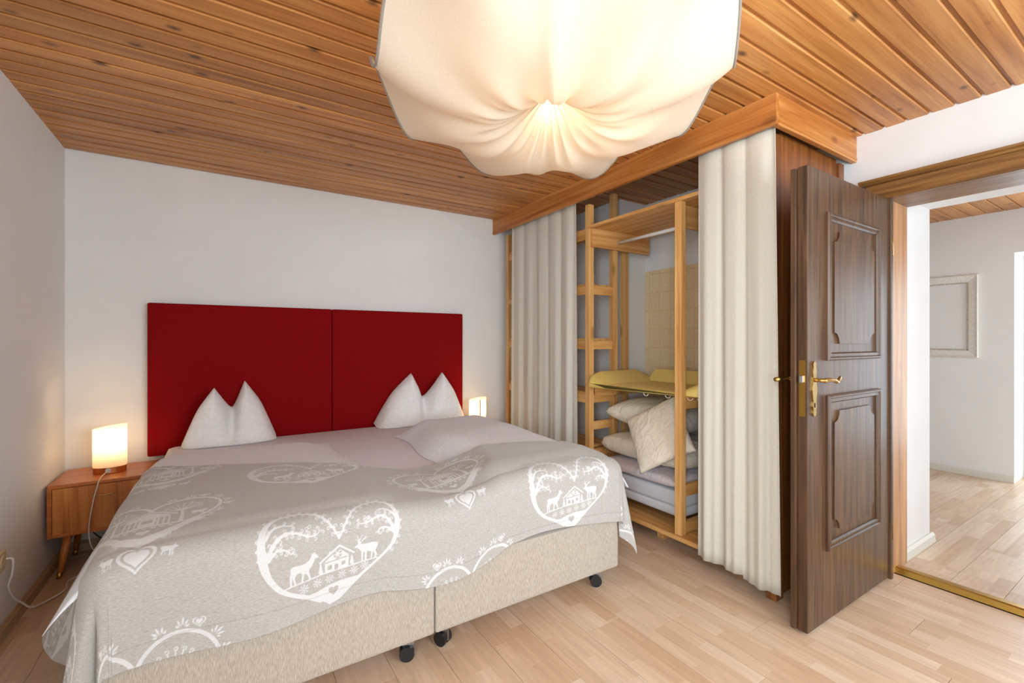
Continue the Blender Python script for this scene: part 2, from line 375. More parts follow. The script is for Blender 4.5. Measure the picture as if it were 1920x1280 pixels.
# baseboards
struct('baseboard_left', prism(B(), [(XL, 0), (XL+.016, 0), (XL+.016, .045), (XL+.008, .058), (XL, .058)], 1, YF, YB), M['skirt'])
struct('baseboard_back', prism(B(), [(YB, 0), (YB-.016, 0), (YB-.016, .045), (YB-.008, .058), (YB, .058)], 0, XL+.016, 2.69), M['skirt'])
struct('baseboard_hall', prism(B(), [(HX1, .006), (HX1-.016, .006), (HX1-.016, .05), (HX1-.006, .065), (HX1, .065)], 1, NY1, 3.6), M['skirtw'])
struct('baseboard_reveal', prism(B(), [(DY1+.02, .006), (DY1-.002, .006), (DY1+.002, .045), (DY1+.012, .06), (DY1+.02, .06)], 0, 3.262, HX0+.03), M['skirtw'])

# door frame and threshold
fr = struct('trim_1', bx(XR, 3.25, DY1-.008, DY1+.02, 0, DZ+.03), M['jamb'])
obj('jamb', bx(XR, 3.25, DY0-.02, DY0+.008, 0, DZ+.03), M['jamb'], fr)
obj('head_lining', bx(XR, 3.25, DY0+.008, DY1-.008, DZ, DZ+.03), M['oaky'], fr)
obj('head_filler', bx(XR, XR+.02, DY0-.02, DY1+.02, DZ+.0301, DZ+.0675), M['oaky'], fr)
obj('casing', bx(XR-.028, XR, DY1-.03, DY1+.075, 0, DZ+.0, bev=.004), M['oak'], fr)
obj('casing', bx(XR-.028, XR, DY0-.075, DY0+.03, 0, DZ+.0, bev=.004), M['oak'], fr)
obj('head_casing', bx(XR-.030, XR, DY0-.085, DY1+.085, DZ, DZ+.085, bev=.004), M['oaky'], fr)
obj('head_moulding', prism(B(), [(XR, DZ+.085), (XR-.034, DZ+.085), (XR-.040, DZ+.095), (XR-.052, DZ+.102), (XR-.056, DZ+.112), (XR, DZ+.112)], 1, DY0-.11, DY1+.11), M['oaky'], fr)
struct('trim_threshold', prism(B(), [(3.07, -.001), (3.08, .024), (3.09, .028), (3.125, .028), (3.135, .008), (3.135, -.001)], 1, DY0, DY1-.008), M['brassbar'])

# ------------------------------------------------------------------ the open door
LX0, LX1, LY = 2.085, 2.972, .945
door = thing('door', 'dark oak panelled door standing open beside the closet', 'door', ((LX0+LX1)/2, LY+.03, 0))
leaf = obj('leaf', bx(LX0, LX1, LY, LY+.04, .012, 1.998, bev=.003), M['oak'], door)
obj('rebate_lip', bx(LX0-.014, LX1-.01, LY+.0405, LY+.062, .016, 1.992, bev=.003), M['oak'], door)
def frame_mould(z0, z1, x0, x1):
    # picture-frame moulding, mitred, swept profile
    prof = [(0, 0), (0, -.010), (.006, -.016), (.012, -.016), (.016, -.010), (.022, -.012), (.030, -.012), (.036, -.004), (.036, 0)]
    bm = B(); loops = []
    for (cx, cz, dx, dz) in ((x0, z0, 1, 1), (x1, z0, -1, 1), (x1, z1, -1, -1), (x0, z1, 1, -1)):
        loops.append([bm.verts.new((cx+dx*p, LY+q, cz+dz*p)) for p, q in prof])
    for a in range(4):
        A, Bq = loops[a], loops[(a+1) % 4]
        for k in range(len(prof)-1): bm.faces.new((A[k], A[k+1], Bq[k+1], Bq[k]))
    bmesh.ops.recalc_face_normals(bm, faces=bm.faces); return bm
def notched(z0, z1, x0, x1, r=.05):
    pts = []
    for cx, cz, sx, sz, rev in ((x0, z0, 1, 1, 0), (x1, z0, -1, 1, 1), (x1, z1, -1, -1, 0), (x0, z1, 1, -1, 1)):
        arc = [(cx+sx*(r-(r-.012)*0+0)*math.cos(a)*1.0, cz+sz*r*math.sin(a)) for a in [PI/2*k/6 for k in range(7)]]
        arc = [(cx, cz+sz*(r+.012))] + arc[::-1] + [(cx+sx*(r+.012), cz)]
        if rev: arc = arc[::-1]
        pts += arc
    return prism(B(), pts, 1, LY-.008, LY+.002)
for z0, z1 in ((1.165, 1.822), (.325, 1.012)):
    obj('panel_moulding', frame_mould(z0, z1, 2.245, 2.815), M['oak'], leaf)
    obj('raised_panel', notched(z0+.075, z1-.075, 2.315, 2.745), M['oak'], leaf)
# fittings
plate_pts = [(.0, .118), (.010, .114), (.014, .104), (.011, .094), (.016, .075), (.013, .05), (.017, .02), (.021, -.005), (.017, -.03), (.013, -.055), (.016, -.075), (.011, -.092), (.014, -.104), (.010, -.114), (0, -.118)]
pp = plate_pts+[(-a, b) for a, b in plate_pts[::-1][1:-1]]
PXh, PZh = 2.137, 1.047
obj('handle_plate', prism(B(), [(PXh+a, PZh+b) for a, b in pp], 1, LY-.006, LY), M['brass'], door)
hb_ = tube(B(), [(PXh, LY-.004, 1.085), (PXh, LY-.045, 1.085)], .008, 10)
tube(hb_, smooth_path([(PXh-.006, LY-.045, 1.085), (PXh+.03, LY-.048, 1.087), (PXh+.075, LY-.05, 1.083), (PXh+.10, LY-.05, 1.075), (PXh+.115, LY-.05, 1.085), (PXh+.14, LY-.045, 1.094)], 4), .010, 10, .006)
lathe(hb_, [(0.001, 1.085-.001), (.016, 1.085), (0.001, 1.0861)], PXh, LY-.01, 12)
obj('handle', hb_, M['brass'], door, smooth=True)
obj('keyhole', bx(PXh-.003, PXh+.003, LY-.0075, LY-.006, .967, .987), M['dark'], door)
hb_ = tube(B(), [(LX0+.05, LY+.062, 1.085), (LX0+.05, LY+.105, 1.085)], .008, 10); tube(hb_, [(LX0+.055, LY+.105, 1.085), (LX0-.02, LY+.105, 1.085), (LX0-.055, LY+.102, 1.085)], .010, 10)
obj('handle', hb_, M['brass'], door, smooth=True)
obj('lock_plate', bx(LX0-.0015, LX0+.001, LY+.008, LY+.033, .93, 1.17), M['brassbar'], door)
obj('latch', bx(LX0-.012, LX0, LY+.012, LY+.029, 1.075, 1.105, bev=.003), M['steel'], door)
obj('key', tube(B(), [(LX0+.045+.012*math.cos(a), LY+.082, .975+.014*math.sin(a)) for a in [2*PI*k/14 for k in range(14)]]+[(LX0+.057, LY+.082, .975), (LX0+.052, LY+.062, .975)], .0022, 6), M['steel'], door)
for z in (.25, 1.75): obj('hinge', lathe(B(), [(.008, z-.045), (.008, z+.045), (.005, z+.055), (.0, z+.058)], LX1+.004, LY-.004, 10), M['brass'], door, smooth=True)

# ------------------------------------------------------------------ headboard and bed
hbd = thing('headboard', 'deep red upholstered headboard of two panels on the white wall', 'headboard', (.70, 3.65, .52))
for x0, x1 in ((-.397, .698), (.700, 1.795)):
    obj('panel', bx(x0, x1, 3.62, 3.683, .525, 1.494, bev=.012), M['red'], hbd, smooth=False)
FY = 1.653; BX0, BX1, BXM = -.30, 1.70, .70; BT = .585
def bed_base(x0, x1, label):
    t = thing('bed_base', label, 'bed base', ((x0+x1)/2, 2.6, 0), 'box spring bases of the double bed')
    obj('box', bx(x0+.002, x1-.002, FY, 3.60, .108, .375, bev=.012), M['boxfab'], t)
    obj('bottom_board', bx(x0+.03, x1-.03, FY+.03, 3.57, .098, .1075), M['piney'], t)
    for cx in (x0+.075, x1-.075):
        for cy in (FY+.075, 3.5):
            rt = random.uniform(-.5, .5); c, s = math.cos(rt), math.sin(rt)
            rt = (.9, 1.2, .5, 1.0)[int((cx > BXM)*2+(cx-x0 > .5))]
            cs = obj('castor', lathe(B(), [(.022, .080), (.022, .098)], cx, cy, 14), M['gunmetal'], t)
            fk = B()
            for sd in (-1, 1):
                box(fk, cx+sd*.003-.0025, cx+sd*.003+.0025, cy-.016, cy+.030, .022, .082)
            box(fk, cx-.020, cx+.020, cy-.014, cy+.026, .066, .082)
            obj('fork', fk, M['gunmetal'], cs)
            wb = B()
            for sd in (-1, 1):
                p = [Vector((cx+sd*.0155+q*.0085, cy, .029)) for q in (-1, 1)]; tube(wb, [q+Vector((0, .012, 0)) for q in p], .029, 20)
            obj('wheel', wb, M['black'], cs); cs.rotation_euler.z = rt
    return t
bed_base(BX0, BXM, 'beige woven box spring base on castors, on the bedside cabinet side with the wall socket')
bed_base(BXM, BX1, 'beige woven box spring base on castors, on the closet side of the bed')
tag(obj('mattress', bx(BX0+.005, BX1-.005, FY+.005, 3.605, .3755, BT, bev=.045), M['sheet'], smooth=True), 'wide mattress with pale lilac white sheet against the red headboard', 'mattress')

# heights of what lies on the mattress
def sst(a, b, x): t = np.clip((x-a)/(b-a), 0, 1); return t*t*(3-2*t)
def h_left(x, y):      # flat duvet of the wall side
    edge = .53+.10*sst(2.9, 2.1, y)+.02*np.sin(6*y)
    m = sst(BX0-.10, BX0+.10, x)*sst(edge+.06, edge-.16, x)*sst(3.16+.03*np.sin(5*x), 2.95, y)*sst(FY-.06, FY+.12, y)
    return .062*m**.6
def h_right(x, y):     # thick duvet of the closet side
    edge = 1.00+.03*np.sin(7*y)-.10*sst(2.4, 1.75, y)
    m = sst(edge, edge+.16, x)*sst(BX1+.09, BX1-.16, x)*sst(3.14, 2.92, y)*sst(FY-.08, FY+.16, y)
    return (.125*m**.55)*(1-.25*sst(2.5, 1.7, y))
def duvet(name, fn, xa, xb, ytop, y0, seed, label, amp):
    nx, ny = 90, 110
    c = .5-.5*np.cos(np.linspace(0, PI, nx)); cy = np.sin(np.linspace(0, PI/2, ny))
    A, Bv = np.meshgrid(c, cy)
    xn = xa(2.4)+(xb(2.4)-xa(2.4))*A; ys = y0+(ytop(xn)-y0)*Bv; xs = xa(ys)+(xb(ys)-xa(ys))*A
    h = fn(xs, ys); w = waves(xs, ys, seed, 10, 5, 22)*amp*np.clip(h/.06, 0, 1)
    over = np.maximum(0, BX0+.03-xs)+np.maximum(0, xs-(BX1-.03))
    zt = BT+.0035+h+w-over*over*4-over*.35
    zb = np.minimum(zt-.002, zt-h*.9-w)
    n = nx*ny; rim = [k*nx for k in range(ny)]+[(ny-1)*nx+k for k in range(1, nx)]+[k*nx+nx-1 for k in range(ny-2, -1, -1)]+[k for k in range(nx-2, 0, -1)]
    fc = grid_faces(nx, ny)+grid_faces(nx, ny, n, True)+[(a, n+a, n+b, b) for a, b in zip(rim, rim[1:]+rim[:1])]
    bm = B(); vv = [bm.verts.new(v) for v in np.vstack([np.stack([xs, ys, zt], -1).reshape(-1, 3), np.stack([xs, ys, zb], -1).reshape(-1, 3)])]
    for f in fc: bm.faces.new([vv[k] for k in f])
    bmesh.ops.recalc_face_normals(bm, faces=bm.faces)
    return tag(obj(name, bm, M['linen'], smooth=True), label, 'duvet')
duvet('duvet', h_left, lambda y: BX0-.10+0*y, lambda y: .53+.10*sst(2.9, 2.1, y)+.02*np.sin(6*y)+.06, lambda x: 3.16+.03*np.sin(5*x), FY+.02, 3, 'flat white duvet half under the printed blanket on the nightstand side', .005)
duvet('duvet', h_right, lambda y: 1.00+.03*np.sin(7*y)-.10*sst(2.4, 1.75, y), lambda y: BX1+.09+0*y, lambda x: 3.14+0*x, FY+.02, 5, 'thick puffed white duvet half under the printed blanket on the closet side', .012)

# pillows stood up against the headboard, each folded so that two corners point up
def peaked_pillow(label, xs0, xs1, tips, valley, zb, front, lean, seed):
    """tips: ((x, z), (x, z)); silhouette top runs base - tip - valley - tip - base"""
    (ta, za), (tb, zb_) = tips; vx, vz = valley
    nu, nv = 64, 26
    u = np.linspace(0, 1, nu); kx = np.array([xs0, ta, vx, tb, xs1]); kz = np.array([zb+.02, za, vz, zb_, zb+.02])
    ku = np.array([0, .30, .5, .70, 1.0])
    kx = np.array([xs0, xs0+(ta-xs0)*.47, ta, vx, tb, xs1+(tb-xs1)*.47, xs1]); kz = np.array([zb+.02, zb+.02+(za-zb)*.58, za, vz, zb_, zb+.02+(zb_-zb)*.58, zb+.02]); ku = np.array([0, .14, .30, .5, .70, .86, 1.0])
    X = np.interp(u, ku, kx); Zt = np.interp(u, ku, kz)
    for _ in range(7):
        Zs = Zt.copy(); Zs[1:-1] = (Zt[:-2]+2*Zt[1:-1]+Zt[2:])/4
        for t_ in (.30, .70): k = int(round(t_*(nu-1))); Zs[k-1:k+2] = Zt[k-1:k+2]
        Zt = Zs
    U, V = np.meshgrid(u, np.linspace(0, 1, nv))
    xc = (xs0+xs1)/2
    XX = np.interp(U, ku, kx)*(V)+ (xs0+(xs1-xs0)*U)*(1-V)
    ZZ = zb+(Zt[None, :]-zb)*V
    th = .10*np.sqrt(np.clip(1-V**2.2, 0, 1)*np.clip(1-np.abs(2*U-1)**3.5, 0, 1))+.006
    groove = np.exp(-((U-.5)/.07)**2)*V**.8
    side = np.where(U < .5, front[0], front[1])*np.clip(np.abs(U-.5)/.2, 0, 1)*V
    yc = 3.50+lean*V+groove*.045+side
    wr = waves(XX*1.0, ZZ, seed, 10, 10, 38)*.022
    Yf = yc-th*(1-.55*groove)+wr*np.clip(th/.05, 0, 1); Yb = np.minimum(yc+th*.8, 3.614)
    v1 = np.stack([XX, Yf, ZZ], -1).reshape(-1, 3); v2 = np.stack([XX, Yb, ZZ], -1).reshape(-1, 3)
    n = nu*nv; fc = grid_faces(nu, nv, 0)+grid_faces(nu, nv, n, True)
    rim = [j*nu for j in range(nv)]+[(nv-1)*nu+i for i in range(1, nu)]+[j*nu+nu-1 for j in range(nv-2, -1, -1)]+[i for i in range(nu-2, 0, -1)]
    for a, b in zip(rim, rim[1:]+rim[:1]): fc.append((a, n+a, n+b, b))
    bm = B(); vv = [bm.verts.new(p) for p in np.vstack([v1, v2])]
    for f in fc: bm.faces.new([vv[k] for k in f])
    bmesh.ops.recalc_face_normals(bm, faces=bm.faces)
    return tag(obj('pillow', bm, M['pillow'], smooth=True), label, 'pillow')
peaked_pillow('white pillow with two peaked corners beside the glowing nightstand lamp', -.215, .315, ((-.045, .955), (.128, .985)), (.055, .79), BT+.003, (-.085, .035), .055, 11)
peaked_pillow('white pillow with two peaked corners behind the thick puffed duvet', 1.00, 1.735, ((1.305, .992), (1.535, .996)), (1.405, .77), BT+.003, (.035, -.07), .055, 12)

# ------------------------------------------------------------------ printed blanket
# motif A is drawn in the units of a 3100 px/m sketch, sheared upright
def seg_sd(P, a, b, ra, rb):
    ab = b-a; t = np.clip(((P-a)@ab)/max(ab@ab, 1e-12), 0, 1)
    return np.linalg.norm(P-(a+t[:, None]*ab), axis=1)-(ra+(rb-ra)*t)
def poly_sd(P, poly):
    n = len(poly); d = np.full(len(P), 1e9); inside = np.zeros(len(P), bool); j = n-1
    for i in range(n):
        a, b = poly[j], poly[i]; d = np.minimum(d, seg_sd(P, a, b, 0, 0))
        c = ((b[1] > P[:, 1]) != (a[1] > P[:, 1])) & (P[:, 0] < (a[0]-b[0])*(P[:, 1]-b[1])/((a[1]-b[1]) if a[1] != b[1] else 1e-12)+b[0])
        inside ^= c; j = i
    return np.where(inside, -d, d)
class Sketch:
    def __init__(s, half_w, v0, v1, step=.0022):
        s.x0, s.y0, s.st = -half_w, v0, step
        s.nx = int(2*half_w/step)+1; s.ny = int((v1-v0)/step)+1
        gx, gy = np.meshgrid(s.x0+np.arange(s.nx)*step, s.y0+np.arange(s.ny)*step)
        s.P = np.stack([gx.ravel(), gy.ravel()], 1); s.f = np.full(len(s.P), .02)
    def _near(s, pts, r):
        lo = pts.min(0)-r-.012; hi = pts.max(0)+r+.012
        return np.where((s.P[:, 0] > lo[0]) & (s.P[:, 0] < hi[0]) & (s.P[:, 1] > lo[1]) & (s.P[:, 1] < hi[1]))[0]
    def stroke(s, pts, w):
        pts = np.array(pts, float); w = np.broadcast_to(np.array(w, float), (len(pts),))/2
        for k in range(len(pts)-1):
            q = pts[k:k+2]; idx = s._near(q, max(w[k], w[k+1]))
            if len(idx): s.f[idx] = np.minimum(s.f[idx], seg_sd(s.P[idx], q[0], q[1], w[k], w[k+1]))
    def fill(s, pts, cut=False):
        pts = np.array(pts, float); idx = s._near(pts, 0); d = poly_sd(s.P[idx], pts)
        s.f[idx] = np.maximum(s.f[idx], -d) if cut else np.minimum(s.f[idx], d)
    def sample(s, X, Y):
        fx = (X-s.x0)/s.st; fy = (Y-s.y0)/s.st; g = s.f.reshape(s.ny, s.nx)
        ok = (fx >= 0) & (fx < s.nx-1) & (fy >= 0) & (fy < s.ny-1)
        i = np.clip(fx.astype(int), 0, s.nx-2); j = np.clip(fy.astype(int), 0, s.ny-2); a = fx-i; b = fy-j
        r = (g[j, i]*(1-a)+g[j, i+1]*a)*(1-b)+(g[j+1, i]*(1-a)+g[j+1, i+1]*a)*b
        return np.where(ok, r, .02)
def cr(pts, k=8):
    out = smooth_path([(*p[:2], p[2] if len(p) > 2 else 0) for p in pts], k); return np.array([tuple(v) for v in out])
K = 1/3100
def A_(p): return np.array([[(x-720)*K, -(y+.2*(x-720)-700)*K] for x, y in p])
def curl(sk, base, d, hand, r, w):
    d = np.array(d)/np.linalg.norm(d); nrm = np.array([-d[1], d[0]])*hand
    c = np.array(base)+d*r*1.25; pts = [np.array(base)]
    for k in range(11):
        a = -PI/2-.4+k*.52; rr = r*(1-.045*k); pts.append(c+rr*(math.cos(a)*nrm*-1+math.sin(a)*d))
    sk.stroke(pts, w)
def curls_along(sk, P, every, r, w, sides, start=.5):
    seg = np.linalg.norm(np.diff(P, axis=0), axis=1); s = np.concatenate([[0], np.cumsum(seg)]); t = every*start
    while t < s[-1]:
        k = min(np.searchsorted(s, t), len(P)-1); d = P[k]-P[k-1]; d = d/np.linalg.norm(d); n = np.array([-d[1], d[0]])
        for sd in sides: curl(sk, P[k-1]+(P[k]-P[k-1])*.5+n*sd*.004, n*sd+d*.25, sd, r, w)
        t += every
def heart_pts(cx, cy, s, n=26):
    t = np.linspace(0, 2*PI, n, endpoint=False)
    return np.stack([cx+s*16*np.sin(t)**3/32, cy+s*(13*np.cos(t)-5*np.cos(2*t)-2*np.cos(3*t)-np.cos(4*t))/32], 1)
def sprig(sk, base, d, s):
    d = np.array(d)/np.linalg.norm(d); n = np.array([-d[1], d[0]])
    for a, l in ((-.9, .7), (-.45, 1), (0, 1.15), (.45, 1), (.9, .7)):
        q = d*math.cos(a)+n*math.sin(a); b = np.array(base)
        sk.stroke([b+q*s*.35, b+q*s*.7*l, b+q*s*l], [.0015, .006*s/.03, .0035*s/.03])
DOE = [(313, 840), (330, 820), (400, 805), (455, 790), (490, 760), (512, 715), (503, 690), (527, 700), (540, 672), (550, 700), (582, 728), (572, 740), (548, 740), (535, 775), (515, 820), (490, 850), (485, 875), (506, 945), (490, 948), (460, 890), (440, 895), (428, 978), (412, 978), (422, 890), (400, 880), (370, 890), (352, 925), (368, 992), (350, 994), (333, 930), (338, 895), (326, 925), (328, 1003), (310, 1003), (306, 920), (316, 875)]
STAG = [(1197, 600), (1192, 640), (1168, 690), (1188, 722), (1172, 768), (1156, 766), (1164, 727), (1140, 690), (1132, 775), (1116, 775), (1124, 700), (1078, 692), (1072, 792), (1054, 792), (1054, 702), (1037, 706), (1034, 800), (1016, 800), (1018, 700), (990, 672), (975, 657), (950, 664), (946, 648), (975, 628), (985, 605), (1020, 620), (1060, 615), (1150, 595)]
def motif_a():
    sk = Sketch(.27, -.20, .25)
    Lf = cr([(785, 555, 16), (740, 470, 20), (680, 390, 24), (600, 310, 28), (510, 268, 30), (400, 255, 30), (300, 280, 32), (200, 335, 36), (120, 420, 44), (72, 520, 58), (60, 640, 72), (75, 770, 78), (102, 870, 66), (152, 960, 52), (232, 1040, 44), (340, 1090, 40), (480, 1130, 40), (600, 1180, 40)])
    Rt = cr([(785, 555, 16), (830, 460, 18), (890, 350, 22), (960, 250, 24), (1050, 175, 26), (1150, 128, 28), (1250, 115, 30), (1330, 140, 36), (1390, 205, 44), (1415, 300, 54), (1405, 420, 58), (1385, 520, 46), (1340, 620, 34), (1260, 720, 28), (1180, 800, 26), (1080, 890, 28), (1000, 960, 34), (900, 1055, 40), (790, 1160, 40), (690, 1215, 30)])
    for Q, sd in ((Lf, 1), (Rt, -1)):
        P = A_(Q[:, :2]); sk.stroke(P, Q[:, 2]*K)
        n = int(len(P)*.66); curls_along(sk, P[:n], .0265, .0062, .0032, (-sd,)); curls_along(sk, P[:int(len(P)*.36)], .0265, .0062, .0032, (sd,), .9)
    for br, w in (([(100, 560), (150, 480), (220, 435), (300, 425), (370, 440)], (30, 8)), ([(105, 760), (150, 640), (220, 545), (310, 500), (400, 505), (480, 530), (560, 515), (600, 470)], (40, 8)), ([(130, 750), (170, 680), (230, 650), (290, 660), (320, 690), (358, 675)], (26, 8)),
                  ([(1400, 310), (1360, 260), (1290, 235), (1220, 250), (1180, 290)], (26, 8)), ([(1385, 470), (1320, 350), (1250, 315), (1180, 340), (1120, 375), (1040, 405), (970, 410)], (38, 8)), ([(1370, 470), (1290, 430), (1220, 450), (1190, 490), (1165, 490)], (24, 8))):
        q = cr(br, 6); P = A_(q[:, :2]); sk.stroke(P, np.linspace(w[0], w[1], len(P))*K); curls_along(sk, P, .0235, .0058, .003, (1, -1) if len(br) > 5 else (1,), .8)
    for cx, cy in ((470, 420), (500, 400), (470, 460), (1075, 320), (1100, 300), (1060, 300)): curl(sk, A_([(cx, cy+60)])[0], (0, 1), 1, .006, .003)
    sk.stroke(A_([(270, 1025), (330, 1005), (450, 968), (600, 918), (750, 882), (900, 845), (1050, 800), (1190, 765)]), 13*K)
    sk.fill(A_([(480, 1110), (560, 1088), (680, 1032), (800, 992), (920, 966), (1000, 950), (930, 1040), (840, 1120), (770, 1195), (680, 1225), (620, 1190), (540, 1150)]))
    sk.fill(heart_pts(*A_([(728, 1088)])[0], .034), cut=True)
    for c in ((440, 1040), (565, 998), (690, 968), (815, 928), (940, 893), (1055, 852)):
        o = A_([c])[0]
        for k in range(8): a = k*PI/4; sk.stroke([o+.003*np.array([math.cos(a), math.sin(a)]), o+.0135*np.array([math.cos(a), math.sin(a)])], [.0018, .0042])
    sk.fill(A_(DOE)); sk.fill(A_(STAG))
    for an in ([(990, 612), (975, 575), (955, 575)], [(995, 610), (985, 560), (975, 525)], [(1000, 612), (1005, 560), (1030, 525)], [(1005, 614), (1040, 570), (1090, 540)], [(1030, 575), (1060, 545), (1065, 520)]): sk.stroke(A_(an), 9*K)
    sk.stroke(A_([(592, 800), (790, 628), (940, 705)]), 20*K)
    sk.fill(A_([(640, 790), (790, 660), (885, 722), (880, 840), (870, 850), (640, 912)]))
    sk.stroke(A_([(625, 815), (885, 745)]), 7*K)
    o = A_([(770, 715)])[0]; sk.fill([o+.0145*np.array([math.cos(a), math.sin(a)]) for a in np.linspace(0, 2*PI, 18, endpoint=False)], cut=True)
    for k in range(6): a = k*PI/3; sk.stroke([o, o+.011*np.array([math.cos(a), math.sin(a)])], .004)
    for q in ([(640, 800), (875, 735), (875, 748), (640, 814)], [(668, 835), (712, 823), (712, 868), (668, 880)], [(738, 822), (776, 812), (776, 868), (738, 880)], [(808, 795), (850, 784), (850, 822), (808, 834)]): sk.fill(A_(q), cut=True)
    for cx, b in ((600, 915), (918, 830)):
        z = [(cx, b-110)];
        for k in range(4): z += [(cx+12+k*5, b-85+k*25), (cx+5+k*4, b-85+k*25)]
        z += [(cx+4, b)]; z = z+[(2*cx-a, c) for a, c in z[::-1][:-1]]; sk.fill(A_(z))
    sk.stroke(A_([(690, 720), (690, 690)]), 16*K)
    return sk
def deer(sk, ox, oy, s, flip):
    P = np.array([((x-1070)*K*s*flip+ox, -(y-700)*K*s+oy) for x, y in STAG]); sk.fill(P)
    for an in ([(990, 612), (970, 565), (950, 560)], [(1000, 612), (1005, 550), (1030, 515)], [(1005, 614), (1040, 570), (1090, 540)]):
        sk.stroke([((x-1070)*K*s*flip+ox, -(y-700)*K*s+oy) for x, y in an], 10*K*s)
def motif_b():
    sk = Sketch(.30, -.30, .27)
    H = heart_pts(0, .02, .40, 90); H = np.vstack([H, H[:1]]); sk.stroke(H, .011)
    seg = np.linalg.norm(np.diff(H, axis=0), axis=1); s = np.concatenate([[0], np.cumsum(seg)]); T = s[-1]; n = 30
    for q in range(n):
        t = (q+.5)*T/n; k = np.searchsorted(s, t); p = (H[k]+H[k-1])/2; d = H[k]-H[k-1]; d = d/np.linalg.norm(d); o = np.array([-d[1], d[0]])
        if abs(p[0]) < .03: continue
        if q % 3 == 1:
            c = p+o*.027; sk.fill(heart_pts(c[0], c[1], .036, 20)); sk.fill(heart_pts(c[0], c[1]+.0005, .027, 20), cut=True); sk.fill(heart_pts(c[0], c[1]+.0005, .018, 20))
        else: sprig(sk, p+o*.004, o, .030)
    # lower filling, house with fence, trees, deer
    sk.fill([(-.165, -.045), (-.10, -.062), (0, -.052), (.10, -.062), (.165, -.045), (.09, -.13), (0, -.195), (-.09, -.13)])
    sk.fill([(-.105, -.07), (.105, -.07), (.05, -.125), (0, -.15), (-.05, -.125)], cut=True)
    for k in range(7): sk.fill(heart_pts(-.066+.022*k, -.082, .016, 14))
    sk.fill(heart_pts(0, -.113, .036, 20))
    sk.stroke([(-.075, .03), (0, .085), (.075, .03)], .009); sk.fill([(-.058, .03), (0, .072), (.058, .03), (.058, .012), (-.058, .012)])
    for xx in np.linspace(-.058, .058, 9): sk.stroke([(xx, .012), (xx, -.055)], .005)
    sk.stroke([(-.06, -.02), (.06, -.02)], .004); sk.fill([(-.022, .008), (.022, .008), (.022, -.05), (-.022, -.05)]); sk.fill([(-.014, 0), (.014, 0), (.014, -.03), (-.014, -.03)], cut=True)
    for sd in (-1, 1):
        sk.stroke([(sd*.09, -.055), (sd*.092, 0), (sd*.088, .05)], [.014, .009, .007])
        for a in np.linspace(-.2, 3.3, 9):
            e = np.array([sd*.09+.045*math.cos(a), .075+.04*math.sin(a)]); sk.stroke([(sd*.088, .05), e*.6+np.array([sd*.088, .05])*.4, e], .004); curl(sk, e, e-np.array([sd*.088, .05]), sd, .0065, .0035)
        deer(sk, sd*.142, .0, .62, -sd)
        deer(sk, sd*.075, -.232, .55, -sd)
    for sc, cut in ((.092, 0), (.074, 1), (.058, 0)): sk.fill(heart_pts(0, -.232, sc, 26), cut=bool(cut))
    return sk
skA, skB = motif_a(), motif_b()
VTOP = .335                                 # cloth length from the foot hem up to the bed edge
def bridged(X, Y):
    gx = np.linspace(BX0-.1, BX1+.1, 180); gy = np.linspace(FY-.05, 3.0, 120); GX, GY = np.meshgrid(gx, gy)
    H = np.maximum(h_left(GX, GY), h_right(GX, GY)); Q = H.copy(); k = np.hanning(33); k = k/k.sum()
    def blur(a):
        a = np.apply_along_axis(lambda r: np.convolve(np.pad(r, 16, mode='edge'), k, 'valid'), 1, a)
        return np.apply_along_axis(lambda r: np.convolve(np.pad(r, 16, mode='edge'), k, 'valid'), 0, a)
    for _ in range(5): Q = np.maximum(H, blur(Q)*1.02)
    Q = np.maximum(H+.001, blur(Q)); fx = np.clip((X-gx[0])/(gx[1]-gx[0]), 0, 178.99); fy = np.clip((Y-gy[0])/(gy[1]-gy[0]), 0, 118.99)
    i = fx.astype(int); j = fy.astype(int); a = fx-i; b = fy-j
    return (Q[j, i]*(1-a)+Q[j, i+1]*a)*(1-b)+(Q[j+1, i]*(1-a)+Q[j+1, i+1]*a)*b
